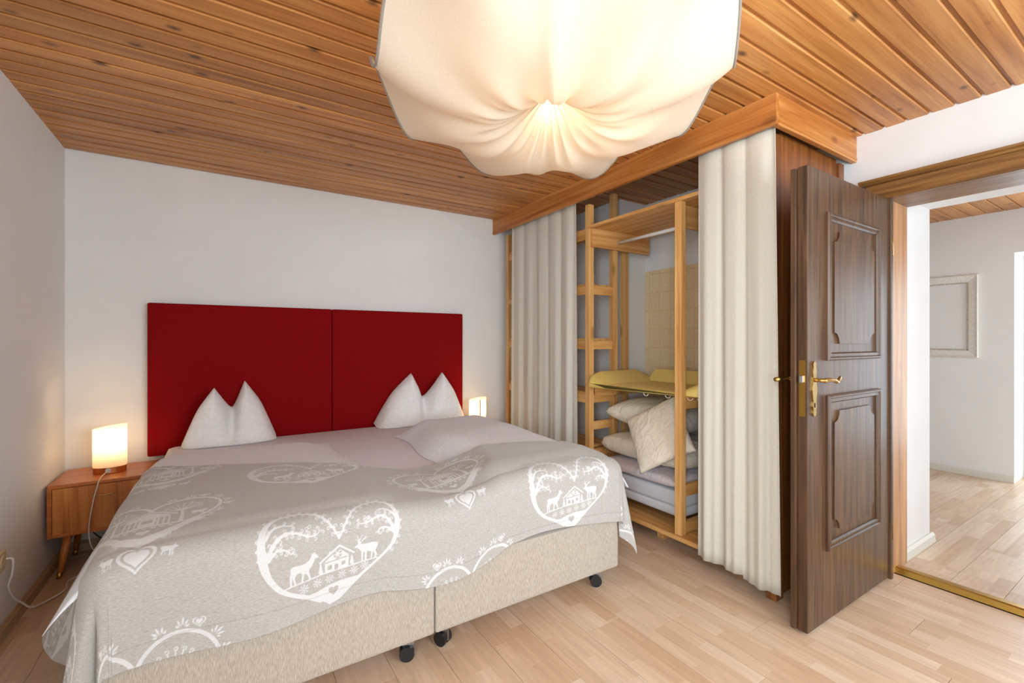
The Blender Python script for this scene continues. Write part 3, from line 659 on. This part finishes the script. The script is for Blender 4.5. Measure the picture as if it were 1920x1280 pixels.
def blanket():
    S0, S1, NS, NV = BX0-.52, BX1+.36, 960, 360
    s = np.linspace(S0, S1, NS)
    ytop = np.interp(s, [-.86, -.30, .13, .50, .914, 1.25, 1.47, 1.72, 2.1], [2.86, 2.70, 2.40, 2.22, 2.08, 1.97, 1.90, 1.86, 1.84])
    ytop = np.convolve(np.pad(ytop, 30, mode='edge'), np.ones(61)/61, 'valid')
    vmax = VTOP+ytop-FY
    S, T = np.meshgrid(s, np.linspace(0, 1, NV)); V = T*vmax[None, :]
    hem = .012*np.sin(3.1*S+.6)+.008*np.sin(8.3*S+1.1)+.02*sst(.3, -.3, S)
    V = V-hem*(1-T)
    # print, before draping
    f = np.full(S.shape, .02)
    for i in range(-1, 3):
        for j in range(-1, 3):
            f = np.minimum(f, skA.sample(S-(.315+1.04*i), V-(.175+.64*j)))
            f = np.minimum(f, skB.sample(S-(.835+1.04*i), V-(.52+.64*j)))
    # drape
    r = .075
    qs = np.maximum(0, (BX0+.045)-S)+np.maximum(0, S-(BX1-.045)); sgn = np.where(S < BXM, -1.0, 1.0)
    qv = np.maximum(0, VTOP-V)
    reach = np.interp(V, [0, VTOP, VTOP+.35, VTOP+.8], [.66, .70, .90, 1.0]); qs = np.where(S < BXM, qs*reach, qs)
    x_in = np.clip(S, BX0+.045, BX1-.045); y_in = FY+.045+np.maximum(0, V-VTOP)
    d = np.hypot(qs, qv); dm = np.where(S < BXM, .40+.14*sst(VTOP-.1, VTOP+.3, V), .60); d = np.where(d > dm, dm+(d-dm)*.06, d); ph = np.arctan2(qv, qs+1e-9)/(PI/2)          # 0 = side, 1 = foot
    left = S < BXM
    tilt = np.where(left, .12+.34*sst(VTOP, VTOP+.6, V), .22)*(1-ph)**1.3+.02*ph+np.where(left, .10, .08)*np.sin(PI*ph)**2*(d > 0)
    tilt = tilt+np.where(left, -.40*np.exp(-((ph-.70)/.07)**2), -.34*np.exp(-((ph-.62)/.09)**2))*sst(.10, .3, d)
    arc = PI/2*r
    a = np.clip(d/r, 0, PI/2); ex = np.maximum(0, d-arc)
    out = r*np.sin(a)+ex*np.sin(tilt); drop = r*(1-np.cos(a))+ex*np.cos(tilt)
    fold = .014*np.sin(9*S+1.5*np.sin(2.2*S))*np.clip(qv/.3, 0, 1)*(qs < .01)+.02*np.sin(8*V+1)*np.clip(qs/.3, 0, 1)*(qv < .01)
    out = np.where(d > arc, np.maximum(out+fold, .064), out+fold)
    cs, sn = np.cos(ph*PI/2), np.sin(ph*PI/2)
    X = x_in+sgn*out*cs; Y = y_in-out*sn-np.where(d > 0, 0, 0)
    Yc, Xc = np.maximum(y_in, FY+.05), x_in
    ztop = BT+bridged(Xc, Yc)
    lo = np.maximum(.030, .0)*np.exp(-((Xc-.80)/.22)**2)*0
    wr = waves(S, V, 21, 10, 4, 14)*.012+.010*np.sin(14*(S*.6+V))*np.exp(-((S-.95)/.2)**2)*sst(.25, .5, V)
    Z = ztop+.016+wr*np.where(d > 0, .5, 1)-drop
    Z = np.maximum(Z, .012+.004*np.sin(30*S))
    co = np.stack([X, Y, Z], -1).reshape(-1, 3)
    idx = np.arange(NS*NV).reshape(NV, NS)
    q = np.stack([idx[:-1, :-1], idx[:-1, 1:], idx[1:, 1:], idx[1:, :-1]], -1).reshape(-1, 4)
    me = bpy.data.meshes.new('printed_blanket'); org = np.array([BXM, 1.9, 0.0]); co = co-org
    me.vertices.add(len(co)); me.vertices.foreach_set('co', co.ravel())
    me.loops.add(q.size); me.loops.foreach_set('vertex_index', q.ravel().astype(np.int32))
    me.polygons.add(len(q)); me.polygons.foreach_set('loop_start', (np.arange(len(q))*4).astype(np.int32))
    me.polygons.foreach_set('use_smooth', np.ones(len(q), bool)); me.update(calc_edges=True); me.validate()
    at = me.attributes.new('print_distance', 'FLOAT', 'POINT'); at.data.foreach_set('value', f.ravel().astype(np.float32))
    hemd = np.minimum(np.abs(V-.045), np.abs(V-vmax[None, :]+.02)); at = me.attributes.new('hem_distance', 'FLOAT', 'POINT'); at.data.foreach_set('value', hemd.ravel().astype(np.float32))
    o = bpy.data.objects.new('printed_blanket', me); C.objects.link(o); o.location = org
    m, nt, ns, lk, b = new_mat('blanket_print')
    tc = node(ns, 'ShaderNodeTexCoord'); mp = node(ns, 'ShaderNodeMapping'); mp.inputs['Scale'].default_value = (110, 600, 600)
    lk.new(tc.outputs['Object'], mp.inputs[0]); nz = node(ns, 'ShaderNodeTexNoise'); nz.inputs['Scale'].default_value = 1; nz.inputs['Detail'].default_value = 3; lk.new(mp.outputs[0], nz.inputs['Vector'])
    g = ramp(ns, [(.3, srgb(160, 156, 150)), (.7, srgb(188, 185, 180))]); lk.new(nz.outputs['Fac'], g.inputs[0])
    p = ramp(ns, [(.3, srgb(202, 204, 204)), (.7, srgb(217, 219, 219))]); lk.new(nz.outputs['Fac'], p.inputs[0])
    an = node(ns, 'ShaderNodeAttribute', attribute_name='print_distance'); mr = node(ns, 'ShaderNodeMapRange'); lk.new(an.outputs['Fac'], mr.inputs[0])
    mr.inputs[1].default_value = .0009; mr.inputs[2].default_value = -.0009; mr.inputs[3].default_value = 0; mr.inputs[4].default_value = 1
    mx = node(ns, 'ShaderNodeMix', data_type='RGBA'); lk.new(mr.outputs[0], mx.inputs[0]); lk.new(g.outputs[0], mx.inputs[6]); lk.new(p.outputs[0], mx.inputs[7])
    hn = node(ns, 'ShaderNodeAttribute', attribute_name='hem_distance'); hr = node(ns, 'ShaderNodeMapRange'); lk.new(hn.outputs['Fac'], hr.inputs[0])
    hr.inputs[1].default_value = .0; hr.inputs[2].default_value = .003; hr.inputs[3].default_value = .78; hr.inputs[4].default_value = 1
    hv = node(ns, 'ShaderNodeHueSaturation'); lk.new(hr.outputs[0], hv.inputs['Value']); lk.new(mx.outputs[2], hv.inputs['Color'])
    lk.new(hv.outputs[0], b.inputs['Base Color']); b.inputs['Roughness'].default_value = .95; b.inputs['Sheen Weight'].default_value = .25
    bp = node(ns, 'ShaderNodeBump'); bp.inputs['Strength'].default_value = .2; bp.inputs['Distance'].default_value = .002; lk.new(nz.outputs['Fac'], bp.inputs['Height']); lk.new(bp.outputs[0], b.inputs['Normal'])
    me.materials.append(m)
    sol = o.modifiers.new('cloth_thickness', 'SOLIDIFY'); sol.thickness = .004; sol.offset = 1
    return tag(o, 'grey beige blanket printed with white hearts, deer and cabins over the bed foot', 'blanket')
blanket()

# ------------------------------------------------------------------ bedside cabinets, lamps, cords
def nightstand(x0, x1, label):
    y0, y1, z0, z1 = 3.28, 3.655, .222, .497
    t = thing('nightstand', label, 'nightstand', ((x0+x1)/2, (y0+y1)/2, 0)); th = .018
    obj('top_panel', bx(x0, x1, y0, y1, z1-th, z1, bev=.002), M['teakx'], t); obj('bottom_panel', bx(x0+th, x1-th, y0+.003, y1, z0, z0+th), M['teakx'], t)
    for xa in (x0, x1-th): obj('side_panel', bx(xa, xa+th, y0, y1, z0, z1-th, bev=.001), M['teakx'], t)
    obj('back_panel', bx(x0+th, x1-th, y1-.008, y1-.001, z0+th, z1-th), M['teakx'], t)
    fl = obj('drop_front', bx(x0+th+.002, x1-th-.002, y0+.004, y0+.02, z0+.003, z1-th-.003), M['teak'], t)
    xm = (x0+x1)/2
    obj('handle', tube(B(), smooth_path([(xm-.05, y0+.004, z1-.075), (xm-.04, y0-.012, z1-.075), (xm, y0-.016, z1-.077), (xm+.04, y0-.012, z1-.075), (xm+.05, y0+.004, z1-.075)], 4), .0035, 8), M['brass'], fl, smooth=True)
    for sx, xa in ((-1, x0+.07), (1, x1-.07)):
        for sy, ya in ((-1, y0+.06), (1, y1-.07)):
            a = Vector((xa, ya, z0)); b = Vector((xa+sx*.03, ya+sy*.035, 0)); k = a.lerp(b, .86)
            lg = obj('leg', tube(B(), [a, k], .0195, 14, .0125), M['teak'], t, smooth=True)
            obj('ferrule', tube(B(), [k, b], .0128, 14, .0105), M['brass'], lg, smooth=True)
    return t
nightstand(-.768, -.320, 'orange brown veneered bedside cabinet on splayed legs by the wall socket')
nightstand(1.72, 1.985, 'narrow orange brown bedside cabinet in the gap between bed and closet')
def table_lamp(x, y, label):
    z = .4972; t = thing('table_lamp', label, 'lamp', (x, y, z), 'matching bedside lamps')
    obj('base_band', lathe(B(), [(.072, z), (.0735, z+.003), (.0735, z+.036), (.070, z+.038)], x, y, 40, 1, .72), M['copper'], t, smooth=False)
    bm = B(); n = 40; zs = [z+.036, z+.10, z+.18, z+.262]
    rings = [[bm.verts.new((x+.0765*math.cos(2*PI*i/n), y+.056*math.sin(2*PI*i/n), q+(.012*math.cos(2*PI*i/n) if q > z+.2 else 0))) for i in range(n)] for q in zs]
    for a, b in zip(rings, rings[1:]):
        for i in range(n): bm.faces.new((a[i], a[(i+1) % n], b[(i+1) % n], b[i]))
    obj('lamp_shade', bm, M['shade'], t, smooth=True)
    obj('cord_outlet', tube(B(), [(x, y-.052, z+.02), (x, y-.058, z+.02)], .013, 16), M['steel'], t)
    obj('stem', tube(B(), [(x, y, z+.036), (x, y, z+.10)], .012, 10), M['white_pl'], t)
    obj('bulb', lathe(B(), [(.001, z+.10), (.015, z+.105), (.022, z+.135), (.018, z+.16), (.001, z+.17)], x, y, 16), M['bulb'], t, smooth=True)
    l = bpy.data.lights.new('lamp_glow', 'POINT'); l.energy = 1.7; l.color = (1, .74, .46); l.shadow_soft_size = .03
    o = bpy.data.objects.new('lamp_glow', l); C.objects.link(o); o.parent = t; o.location = (0, 0, .19)
    return t
table_lamp(-.547, 3.46, 'cylindrical cream linen lamp glowing on the cabinet by the wall socket')
lamp2 = table_lamp(1.845, 3.44, 'cylindrical cream linen lamp glowing between red headboard and closet')
obj('shade_seam', bx(1.835, 1.843, 3.3815, 3.3845, .535, .755), M['copper'], lamp2)
tag(obj('lamp_cord', tube(B(), smooth_path([(-.547, 3.40, .517), (-.552, 3.36, .515), (-.562, 3.30, .503), (-.568, 3.262, .47), (-.585, 3.250, .38), (-.60, 3.252, .25), (-.59, 3.27, .14), (-.55, 3.34, .06), (-.48, 3.45, .022), (-.40, 3.56, .02)], 6), .0028, 6), M['white_pl'], smooth=True), 'thin white lamp cord hanging over the front of the bedside cabinet', 'cord')
tag(obj('black_cord', tube(B(), smooth_path([(-.36, 3.62, .17), (-.43, 3.60, .175), (-.50, 3.58, .13), (-.55, 3.57, .07), (-.61, 3.56, .10), (-.66, 3.56, .17)], 6), .0035, 6), M['black'], smooth=True), 'black cord looped behind the legs of the bedside cabinet', 'cord')
so = thing('wall_socket', 'beige wall socket low on the plain left wall', 'socket', (XL, 2.78, .33))
obj('cover', bx(XL, XL+.012, 2.70, 2.78, .29, .37, bev=.003), M['beige_pl'], so)
obj('insert', lathe(B(), [(.026, 0), (.026, .004)], 0, 0, 20), M['beige_pl'], so)
ins = so.children[-1]; ins.rotation_euler = (0, PI/2, 0); ins.location = (.012, -.04, 0)
tag(obj('mains_cord', tube(B(), smooth_path([(XL+.016, 2.76, .335), (XL+.035, 2.765, .325), (XL+.03, 2.775, .26), (XL+.012, 2.80, .20), (XL+.010, 2.87, .12), (XL+.020, 2.93, .066), (XL+.05, 2.97, .02), (XL+.12, 3.12, .006), (XL+.11, 3.225, .006), (XL+.17, 3.30, .006), (XL+.38, 3.46, .006), (XL+.44, 3.58, .006)], 6), .0042, 8), M['white_pl'], smooth=True), 'white mains cord running from the wall socket to the floor', 'cord')

# ------------------------------------------------------------------ closet: fascia, side panel, pine frame
FX = 2.135
fa = thing('closet_fascia', 'honey pine fascia board boxing in the closet under the ceiling', 'fascia', (2.5, 2.3, 2.24))
ZB = CEIL-.142
prof = lambda s: [(0, CEIL), (0, ZB+.022), (-.004*s, ZB+.020), (-.004*s, ZB+.014), (0, ZB+.012), (0, ZB), (.024*s, ZB), (.024*s, CEIL)]
obj('front_board', prism(B(), [(FX+a, b) for a, b in prof(1)], 1, 1.100, YB-.002), M['fascia'], fa)
obj('return_board', prism(B(), [(1.100+a, b) for a, b in prof(1)], 0, FX+.0245, XR-.002), M['fasciax'], fa)
sp = thing('closet_side_panel', 'dark brown wood end panel of the closet behind the open door', 'panel', (2.55, 1.17, 0))
obj('board', bx(2.30, XR-.09, 1.165, 1.183, .012, ZB+.02), M['panel'], sp)
obj('post', bx(2.235, 2.30, 1.150, 1.20, .002, ZB-.002, bev=.003), M['panel'], sp)
obj('post', bx(XR-.09, XR-.03, 1.150, 1.20, .002, ZB-.002, bev=.003), M['panel'], sp)

PX0 = 2.228
fr = thing('closet_shelving', 'open pine frame with ladder sides, shelves and rail behind the curtains', 'shelving', (2.5, 2.4, 0))
def post(x, y, z0, z1, w=.044, d=.044): obj('post', bx(x, x+w, y, y+d, z0, z1, bev=.002), M['pinez'], fr)
SH = [2.075, 1.675, 1.275, .885, .69, .49, .127]
YA, YBk, YC = 2.455, 3.55, 1.68
post(PX0, YA, .127, CEIL-.15); post(2.47, YA, .127, CEIL-.03); post(2.645, YA+.06, .127, 2.0)
post(PX0, YBk, .002, CEIL-.15); post(2.47, YBk, .002, CEIL-.03)
post(PX0, YC, .127, 2.063); post(2.842, YC, .127, 2.063)
for z in (1.655, 1.255, .865, .67, .47):
    obj('rung', bx(PX0+.045, 2.469, YA+.012, YA+.032, z-.062, z, bev=.0015), M['pinex'], fr)
    obj('rung', bx(PX0+.045, 2.469, YBk+.012, YBk+.032, z-.062, z, bev=.0015), M['pinex'], fr)
for z in (2.055, 1.655, 1.255, .865, .47):                       # shelves of the bay behind the left curtain
    for k in range(4):
        xa = PX0+.012+k*.068
        obj('shelf_slat', bx(xa, xa+.062, YA+.047, YBk-.002, z+.0005, z+.019, bev=.0015), M['piney'], fr)
    obj('shelf_rail', bx(PX0+.004, PX0+.022, YA+.046, YBk-.002, z-.062, z, bev=.0015), M['piney'], fr)
obj('top_shelf', bx(PX0-.004, 2.83, 1.215, YA+.044, 2.064, 2.086, bev=.002), M['piney'], fr)
obj('top_rail', bx(PX0+.01, 2.84, YA-.022, YA-.001, 1.93, 2.0635, bev=.002), M['pinex'], fr)
obj('top_rail', bx(PX0+.05, 2.84, YC+.046, YC+.066, 1.93, 2.0635, bev=.002), M['pinex'], fr)
obj('top_rail', bx(PX0+.05, 2.84, 1.225, 1.245, 1.93, 2.0635, bev=.002), M['pinex'], fr)
obj('clothes_rod', tube(B(), [(2.49, YA-.024, 1.985), (2.49, YC+.067, 1.985)], .0125, 14), M['white_pl'], fr, smooth=True)
for z, xe in ((.905, 2.84), (.395, 2.84), (.18, 2.84)):
    obj('side_rail', bx(PX0+.046, xe, YC+.006, YC+.028, z-.05, z+.02, bev=.0015), M['pinex'], fr)
    obj('side_rail', bx(PX0+.046, xe, YA-.026, YA-.004, z-.05, z+.02, bev=.0015), M['pinex'], fr)
obj('bottom_board', bx(PX0-.012, 2.84, 1.30, YA+.05, .100, .1265, bev=.002), M['piney'], fr)
for yy in (1.36, 1.9, 2.38): obj('foot_block', bx(PX0+.12, 2.8, yy, yy+.05, .001, .0995), M['pinex'], fr)

# printed tile-pattern wallpaper panel on the side wall inside the closet
def tile_mat():
    m, nt, ns, lk, b = new_mat('tile_print')
    tc = node(ns, 'ShaderNodeTexCoord'); mp = node(ns, 'ShaderNodeMapping'); mp.inputs['Rotation'].default_value = (0, PI/2, 0)
    sp_ = node(ns, 'ShaderNodeSeparateXYZ'); lk.new(tc.outputs['Object'], sp_.inputs[0]); cb = node(ns, 'ShaderNodeCombineXYZ'); lk.new(sp_.outputs['Y'], cb.inputs[0]); lk.new(sp_.outputs['Z'], cb.inputs[1])
    br = node(ns, 'ShaderNodeTexBrick'); br.offset = 0; br.inputs['Scale'].default_value = 1; br.inputs['Brick Width'].default_value = .105; br.inputs['Row Height'].default_value = .15; br.inputs['Mortar Size'].default_value = .006; br.inputs['Mortar Smooth'].default_value = .6
    br.inputs['Color1'].default_value = (*srgb(226, 204, 164), 1); br.inputs['Color2'].default_value = (*srgb(232, 212, 174), 1); br.inputs['Mortar'].default_value = (*srgb(222, 196, 150), 1)
    lk.new(cb.outputs[0], br.inputs['Vector'])
    nz = node(ns, 'ShaderNodeTexNoise'); nz.inputs['Scale'].default_value = 70; nz.inputs['Detail'].default_value = 5; lk.new(cb.outputs[0], nz.inputs['Vector'])
    r = ramp(ns, [(.4, (.86, .79, .66)), (.62, (1, 1, 1))]); lk.new(nz.outputs['Fac'], r.inputs[0])
    mx = node(ns, 'ShaderNodeMix', data_type='RGBA', blend_type='MULTIPLY'); mx.inputs[0].default_value = .55; lk.new(br.outputs['Color'], mx.inputs[6]); lk.new(r.outputs[0], mx.inputs[7])
    lk.new(mx.outputs[2], b.inputs['Base Color']); b.inputs['Roughness'].default_value = .5
    return m
tag(obj('tile_print_panel', bx(XR-.008, XR-.0005, 1.25, 2.598, .75, 1.83), tile_mat()), 'beige tile-patterned covering on the wall inside the closet', 'wall panel')

# curtains
def curtain(y0, y1, xc, z0fn, ztop, folds, amp, label, seed, gather=0):
    nu, nv = 150, 34; u = np.linspace(0, 1, nu); v = np.linspace(0, 1, nv); U, V = np.meshgrid(u, v)
    r = np.random.default_rng(seed); ph = np.cumsum(r.uniform(.6, 1.5, nu)); ph = ph/ph[-1]
    w = np.interp(U, u, ph)*2*PI*folds
    am = amp*(.55+.45*np.interp(U, np.linspace(0, 1, 9), r.uniform(.3, 1.3, 9)))*(.45+.55*V**.6)
    X = xc+am*np.sin(w)+.006*np.sin(2.3*w+1)*V; Y = y0+(y1-y0)*U+.012*np.cos(w)*(1-V)+gather*V*(U-.5)
    z0 = z0fn(U); Z = ztop+(z0-ztop)*V
    vs = np.stack([X, Y, Z], -1).reshape(-1, 3)
    o = obj('curtain', (vs, grid_faces(nu, nv)), M['curtain'], smooth=True)
    sol = o.modifiers.new('cloth_thickness', 'SOLIDIFY'); sol.thickness = .002
    return tag(o, label, 'curtain')
curtain(2.54, 3.43, FX+.046, lambda U: .04+0*U, ZB+.03, 5.5, .013, 'off-white closet curtain drawn beside the bedside lamp', 4)
curtain(1.118, 1.535, FX+.048, lambda U: .062+.02*(U > .42), ZB+.03, 3.2, .014, 'off-white closet curtain hanging beside the open door', 9, .02)
tag(obj('curtain_rail', bx(FX+.030, FX+.075, 1.13, YB-.01, ZB+.03, ZB+.042), M['white_pl']), 'slim white curtain rail behind the pine fascia', 'curtain rail')

# bedding stored in the closet
def cushion(name, c, size, rot, mat, label, cat, seed, wr=.012, pinch=.10, power=.5, freq=(9, 34), group=None, spin=0):
    nu, nv = 48, 40; u = np.linspace(-1, 1, nu); v = np.linspace(-1, 1, nv); U, V = np.meshgrid(u, v)
    th = (np.clip(1-np.abs(U)**3, 0, 1)*np.clip(1-np.abs(V)**3, 0, 1))**power
    X = U*size[0]/2*(1-pinch*(1-V**2)*np.abs(U)**2); Y = V*size[1]/2*(1-pinch*(1-U**2)*np.abs(V)**2)
    w = waves(X, Y, seed, 12, *freq)*wr
    top = np.stack([X, Y, th*size[2]/2+w*th], -1).reshape(-1, 3); bot = np.stack([X, Y, -th*size[2]/2+w*th*.4], -1).reshape(-1, 3)
    R = np.array(Matrix.Rotation(rot[2], 3, 'Z') @ Matrix.Rotation(rot[1], 3, 'Y') @ Matrix.Rotation(rot[0], 3, 'X') @ Matrix.Rotation(spin, 3, 'Z'))
    vs = np.vstack([top, bot])@R.T+np.array(c); n = nu*nv
    bm = B(); vv = [bm.verts.new(p) for p in vs]
    for f in grid_faces(nu, nv)+grid_faces(nu, nv, n, True): bm.faces.new([vv[k] for k in f])
    bmesh.ops.remove_doubles(bm, verts=bm.verts, dist=1e-4); bmesh.ops.recalc_face_normals(bm, faces=bm.faces)
    return tag(obj(name, bm, mat, smooth=True), label, cat, group)
fm = thing('folding_mattress', 'pale grey foam mattress lying on the closet bottom rails', 'mattress', (2.52, 2.05, .201))
obj('lower_layer', bx(PX0+.052, 2.80, 1.72, 2.39, .202, .262, bev=.02), M['foam'], fm, smooth=True)
obj('upper_layer', bx(PX0+.047, 2.80, 1.71, 2.395, .2625, .355, bev=.02), M['foam'], fm, smooth=True)
cushion('folded_blanket', (2.52, 2.06, .400), (.54, .66, .085), (0, 0, 0), M['lilac'], 'pale lilac folded bedding on the grey foam mattress', 'bedding', 31, .006, .02, .28)
cushion('folded_duvet', (2.58, 2.075, .525), (.54, .70, .155), (0, 0, 0), M['cream'], 'cream folded duvet on the pale lilac bedding', 'duvet', 32, .016, .02, .22, (14, 60))
cushion('stored_pillow', (2.64, 2.135, .735), (.54, .62, .20), (.06, -.03, .06), M['cream'], 'cream pillow lying on the folded duvet under the yellow mat', 'pillow', 33, .016, .08, .42)
cushion('stored_pillow', (2.325, 1.92, .665), (.40, .38, .11), (.0, -1.08, .10), M['cream'], 'cream pillow slumped with one corner hanging down in front of the stack', 'pillow', 34, .014, .05, .42, spin=.6)
cushion('stored_pillow', (2.46, 1.57, .53), (.34, .20, .18), (0, -1.1, 0), M['cream'], 'small cream cushion squeezed between pine post and curtain', 'pillow', 35, .010, .10, .45)

# yellow changing mat: flat middle with wedge sides
def changing_mat():
    t = thing('changing_mat', 'yellow vinyl changing mat with raised sides on the pine frame', 'changing mat', (2.5, 1.9, .927))
    x0, x1, y0, y1, zb = 2.29, 2.80, 1.58, 2.44, .9275
    pts = [(y0, zb), (y1, zb), (y1+.0, zb+.105), (y1-.03, zb+.11), (y1-.16, zb+.03), (y0+.16, zb+.03), (y0+.03, zb+.11), (y0, zb+.105)]
    bm = B(); n = 14; rings = []
    for k in range(n+1):
        q = k/n; x = x0+(x1-x0)*q; e = min(q, 1-q)*n/3; s = min(1, e); dip = 0 if q > .12 else (.12-q)/.12
        rings.append([bm.verts.new((x-(yy-y0)*.14*(1-q), y0+(y1-y0)*.5+((yy-(y0+y1)/2)*(1-.10*dip**2)), zb+(zz-zb)*(.35+.65*s**.5)+.0*dip)) for yy, zz in pts])
    m = len(pts)
    for a, b in zip(rings, rings[1:]):
        for k in range(m): bm.faces.new((a[k], a[(k+1) % m], b[(k+1) % m], b[k]))
    bm.faces.new(rings[0][::-1]); bm.faces.new(rings[-1]); bmesh.ops.recalc_face_normals(bm, faces=bm.faces)
    bmesh.ops.bevel(bm, geom=list(bm.edges), offset=.006, segments=1, affect='EDGES')
    obj('mat_body', bm, M['yellow'], t, smooth=True)
    obj('back_wedge', prism(B(), [(2.68, zb+.031), (2.80, zb+.031), (2.80, zb+.11), (2.78, zb+.115)], 1, y0+.12, y1-.12), M['yellow'], t)
    for yy in (1.60, 1.66, 1.80, 1.95): obj('piping_loop', tube(B(), [(x0+.004-(yy-y0)*.14, yy+.018*math.cos(a), zb-.004+.014*math.sin(a)) for a in [PI+PI*k/8 for k in range(9)]], .002, 6), M['white_pl'], t)
changing_mat()

# ------------------------------------------------------------------ fabric ceiling lamp
LC = Vector((1.085, 1.42, 0))
def cloth_lamp():
    t = thing('ceiling_lamp', 'large cream muslin cloth lamp billowing under the wooden ceiling', 'lamp', (LC.x, LC.y, CEIL))
    nth, nr = 240, 60
    th = np.linspace(0, 2*PI, nth, endpoint=False); q = np.linspace(0, 1, nr); TH, Q = np.meshgrid(th, q)
    # angle measured so that 0 points away from the camera
    fwd = math.atan2(math.cos(YAW), math.sin(YAW))
    n_att = 8; sw = .5+.5*np.cos(n_att*TH)                    # 1 at the points pinned to the ceiling
    far = .5+.5*np.cos(TH)
    R = .64+.03*sw+.11*far**3+.015*np.sin(3*TH+1)
    rr = R*Q
    knot, belly = 2.235, 2.075
    rim = 2.352-.13*(1-sw)-.075*far*(1-.6*sw)
    prof = knot+(belly-knot)*np.sin(np.clip(Q/.42, 0, 1)*PI/2)**1.1
    up = np.clip((Q-.42)/.58, 0, 1); Z = prof+(rim-belly)*up**1.9
    pleat = np.sin(TH*22+2*np.sin(3*TH))*.014*np.exp(-((Q-.22)/.2)**2)+np.sin(TH*11+1.3)*.012*np.exp(-((Q-.5)/.25)**2)
    nearfold = -.022*np.exp(-((np.angle(np.exp(1j*(TH-PI-.06))))/.07)**2)*sst(.05, .4, Q)-.012*np.exp(-((np.angle(np.exp(1j*(TH-PI+.55))))/.10)**2)*sst(.2, .6, Q)
    lobe = nearfold-.055*np.exp(-((np.angle(np.exp(1j*(TH+.02))))/.10)**2)*sst(.35, .95, Q)
    Z = Z+pleat*sst(0, .08, Q)+lobe+.010*np.sin(5*TH+9*Q)*Q
    Z = np.minimum(Z, CEIL-.006)
    A = fwd-TH
    X = LC.x+rr*np.cos(A); Y = LC.y+rr*np.sin(A)
    vs = np.stack([X, Y, Z], -1).reshape(-1, 3); fc = []
    for j in range(nr-1):
        for i in range(nth): a, b = j*nth+i, j*nth+(i+1) % nth; fc.append((a, b, b+nth, a+nth))
    bm = B(); vv = [bm.verts.new(p) for p in vs]
    for f in fc: bm.faces.new([vv[k] for k in f])
    bmesh.ops.remove_doubles(bm, verts=bm.verts, dist=1e-5); bmesh.ops.recalc_face_normals(bm, faces=bm.faces)
    obj('cloth', bm, M['lampcloth'], t, smooth=True)
    rimp = [tuple(v) for v in vs[-nth:]]
    obj('hem', tube(B(), rimp+rimp[:1], .0055, 6), M['hem'], t, smooth=True)
    obj('ceiling_plate', lathe(B(), [(.001, CEIL-.03), (.05, CEIL-.028), (.055, CEIL-.001)], LC.x, LC.y, 24), M['white_pl'], t, smooth=True)
    obj('knot_cord', tube(B(), [(LC.x, LC.y, CEIL-.028), (LC.x, LC.y, knot+.004)], .003, 6), M['white_pl'], t)
    for k, (dx, dy) in enumerate(((.05, .085), (-.10, -.14), (.12, -.06))):
        obj('bulb', lathe(B(), [(.001, CEIL-.115), (.022, CEIL-.105), (.030, CEIL-.085), (.022, CEIL-.055), (.014, CEIL-.03)], LC.x+dx, LC.y+dy, 16), M['bulb'], t, smooth=True)
        obj('bulb_holder', lathe(B(), [(.017, CEIL-.035), (.017, CEIL-.002)], LC.x+dx, LC.y+dy, 12), M['white_pl'], t)
        l = bpy.data.lights.new('bulb_glow', 'POINT'); l.energy = 1.9; l.color = (1, .82, .60); l.shadow_soft_size = .03
        o = bpy.data.objects.new('bulb_glow', l); C.objects.link(o); o.parent = t; o.location = (dx, dy, -.13)
cloth_lamp()

# ------------------------------------------------------------------ picture frame in the hall
pf = thing('picture_frame', 'empty silver picture frame with beaded inner edge on the hall wall', 'picture frame', (HX1, 1.5, 1.1))
def pic_frame():
    y0, y1, z0, z1 = 1.205, 1.80, 1.098, 1.872
    prof = [(0, 0), (0, .022), (.008, .032), (.016, .026), (.03, .022), (.066, .016), (.072, .010), (.072, 0)]
    bm = B(); loops = []
    for cy, cz, dy, dz in ((y0, z0, 1, 1), (y1, z0, -1, 1), (y1, z1, -1, -1), (y0, z1, 1, -1)):
        loops.append([bm.verts.new((HX1-.001-q, cy+dy*p, cz+dz*p)) for p, q in prof])
    for a in range(4):
        P, Q = loops[a], loops[(a+1) % 4]
        for k in range(len(prof)): bm.faces.new((P[k], P[(k+1) % len(prof)], Q[(k+1) % len(prof)], Q[k]))
    bmesh.ops.recalc_face_normals(bm, faces=bm.faces); obj('moulding', bm, M['silver'], pf)
    bm = B(); i = .076; k = 0
    def bead(y, z): bmesh.ops.create_icosphere(bm, subdivisions=1, radius=.0075, matrix=Matrix.Translation((HX1-.011, y, z)))
    y = y0+i
    while y < y1-i: bead(y, z0+i); bead(y, z1-i); y += .016
    z = z0+i
    while z < z1-i: bead(y0+i, z); bead(y1-i, z); z += .016
    obj('beading', bm, M['silverd'], pf, smooth=True, kind='stuff')
pic_frame()
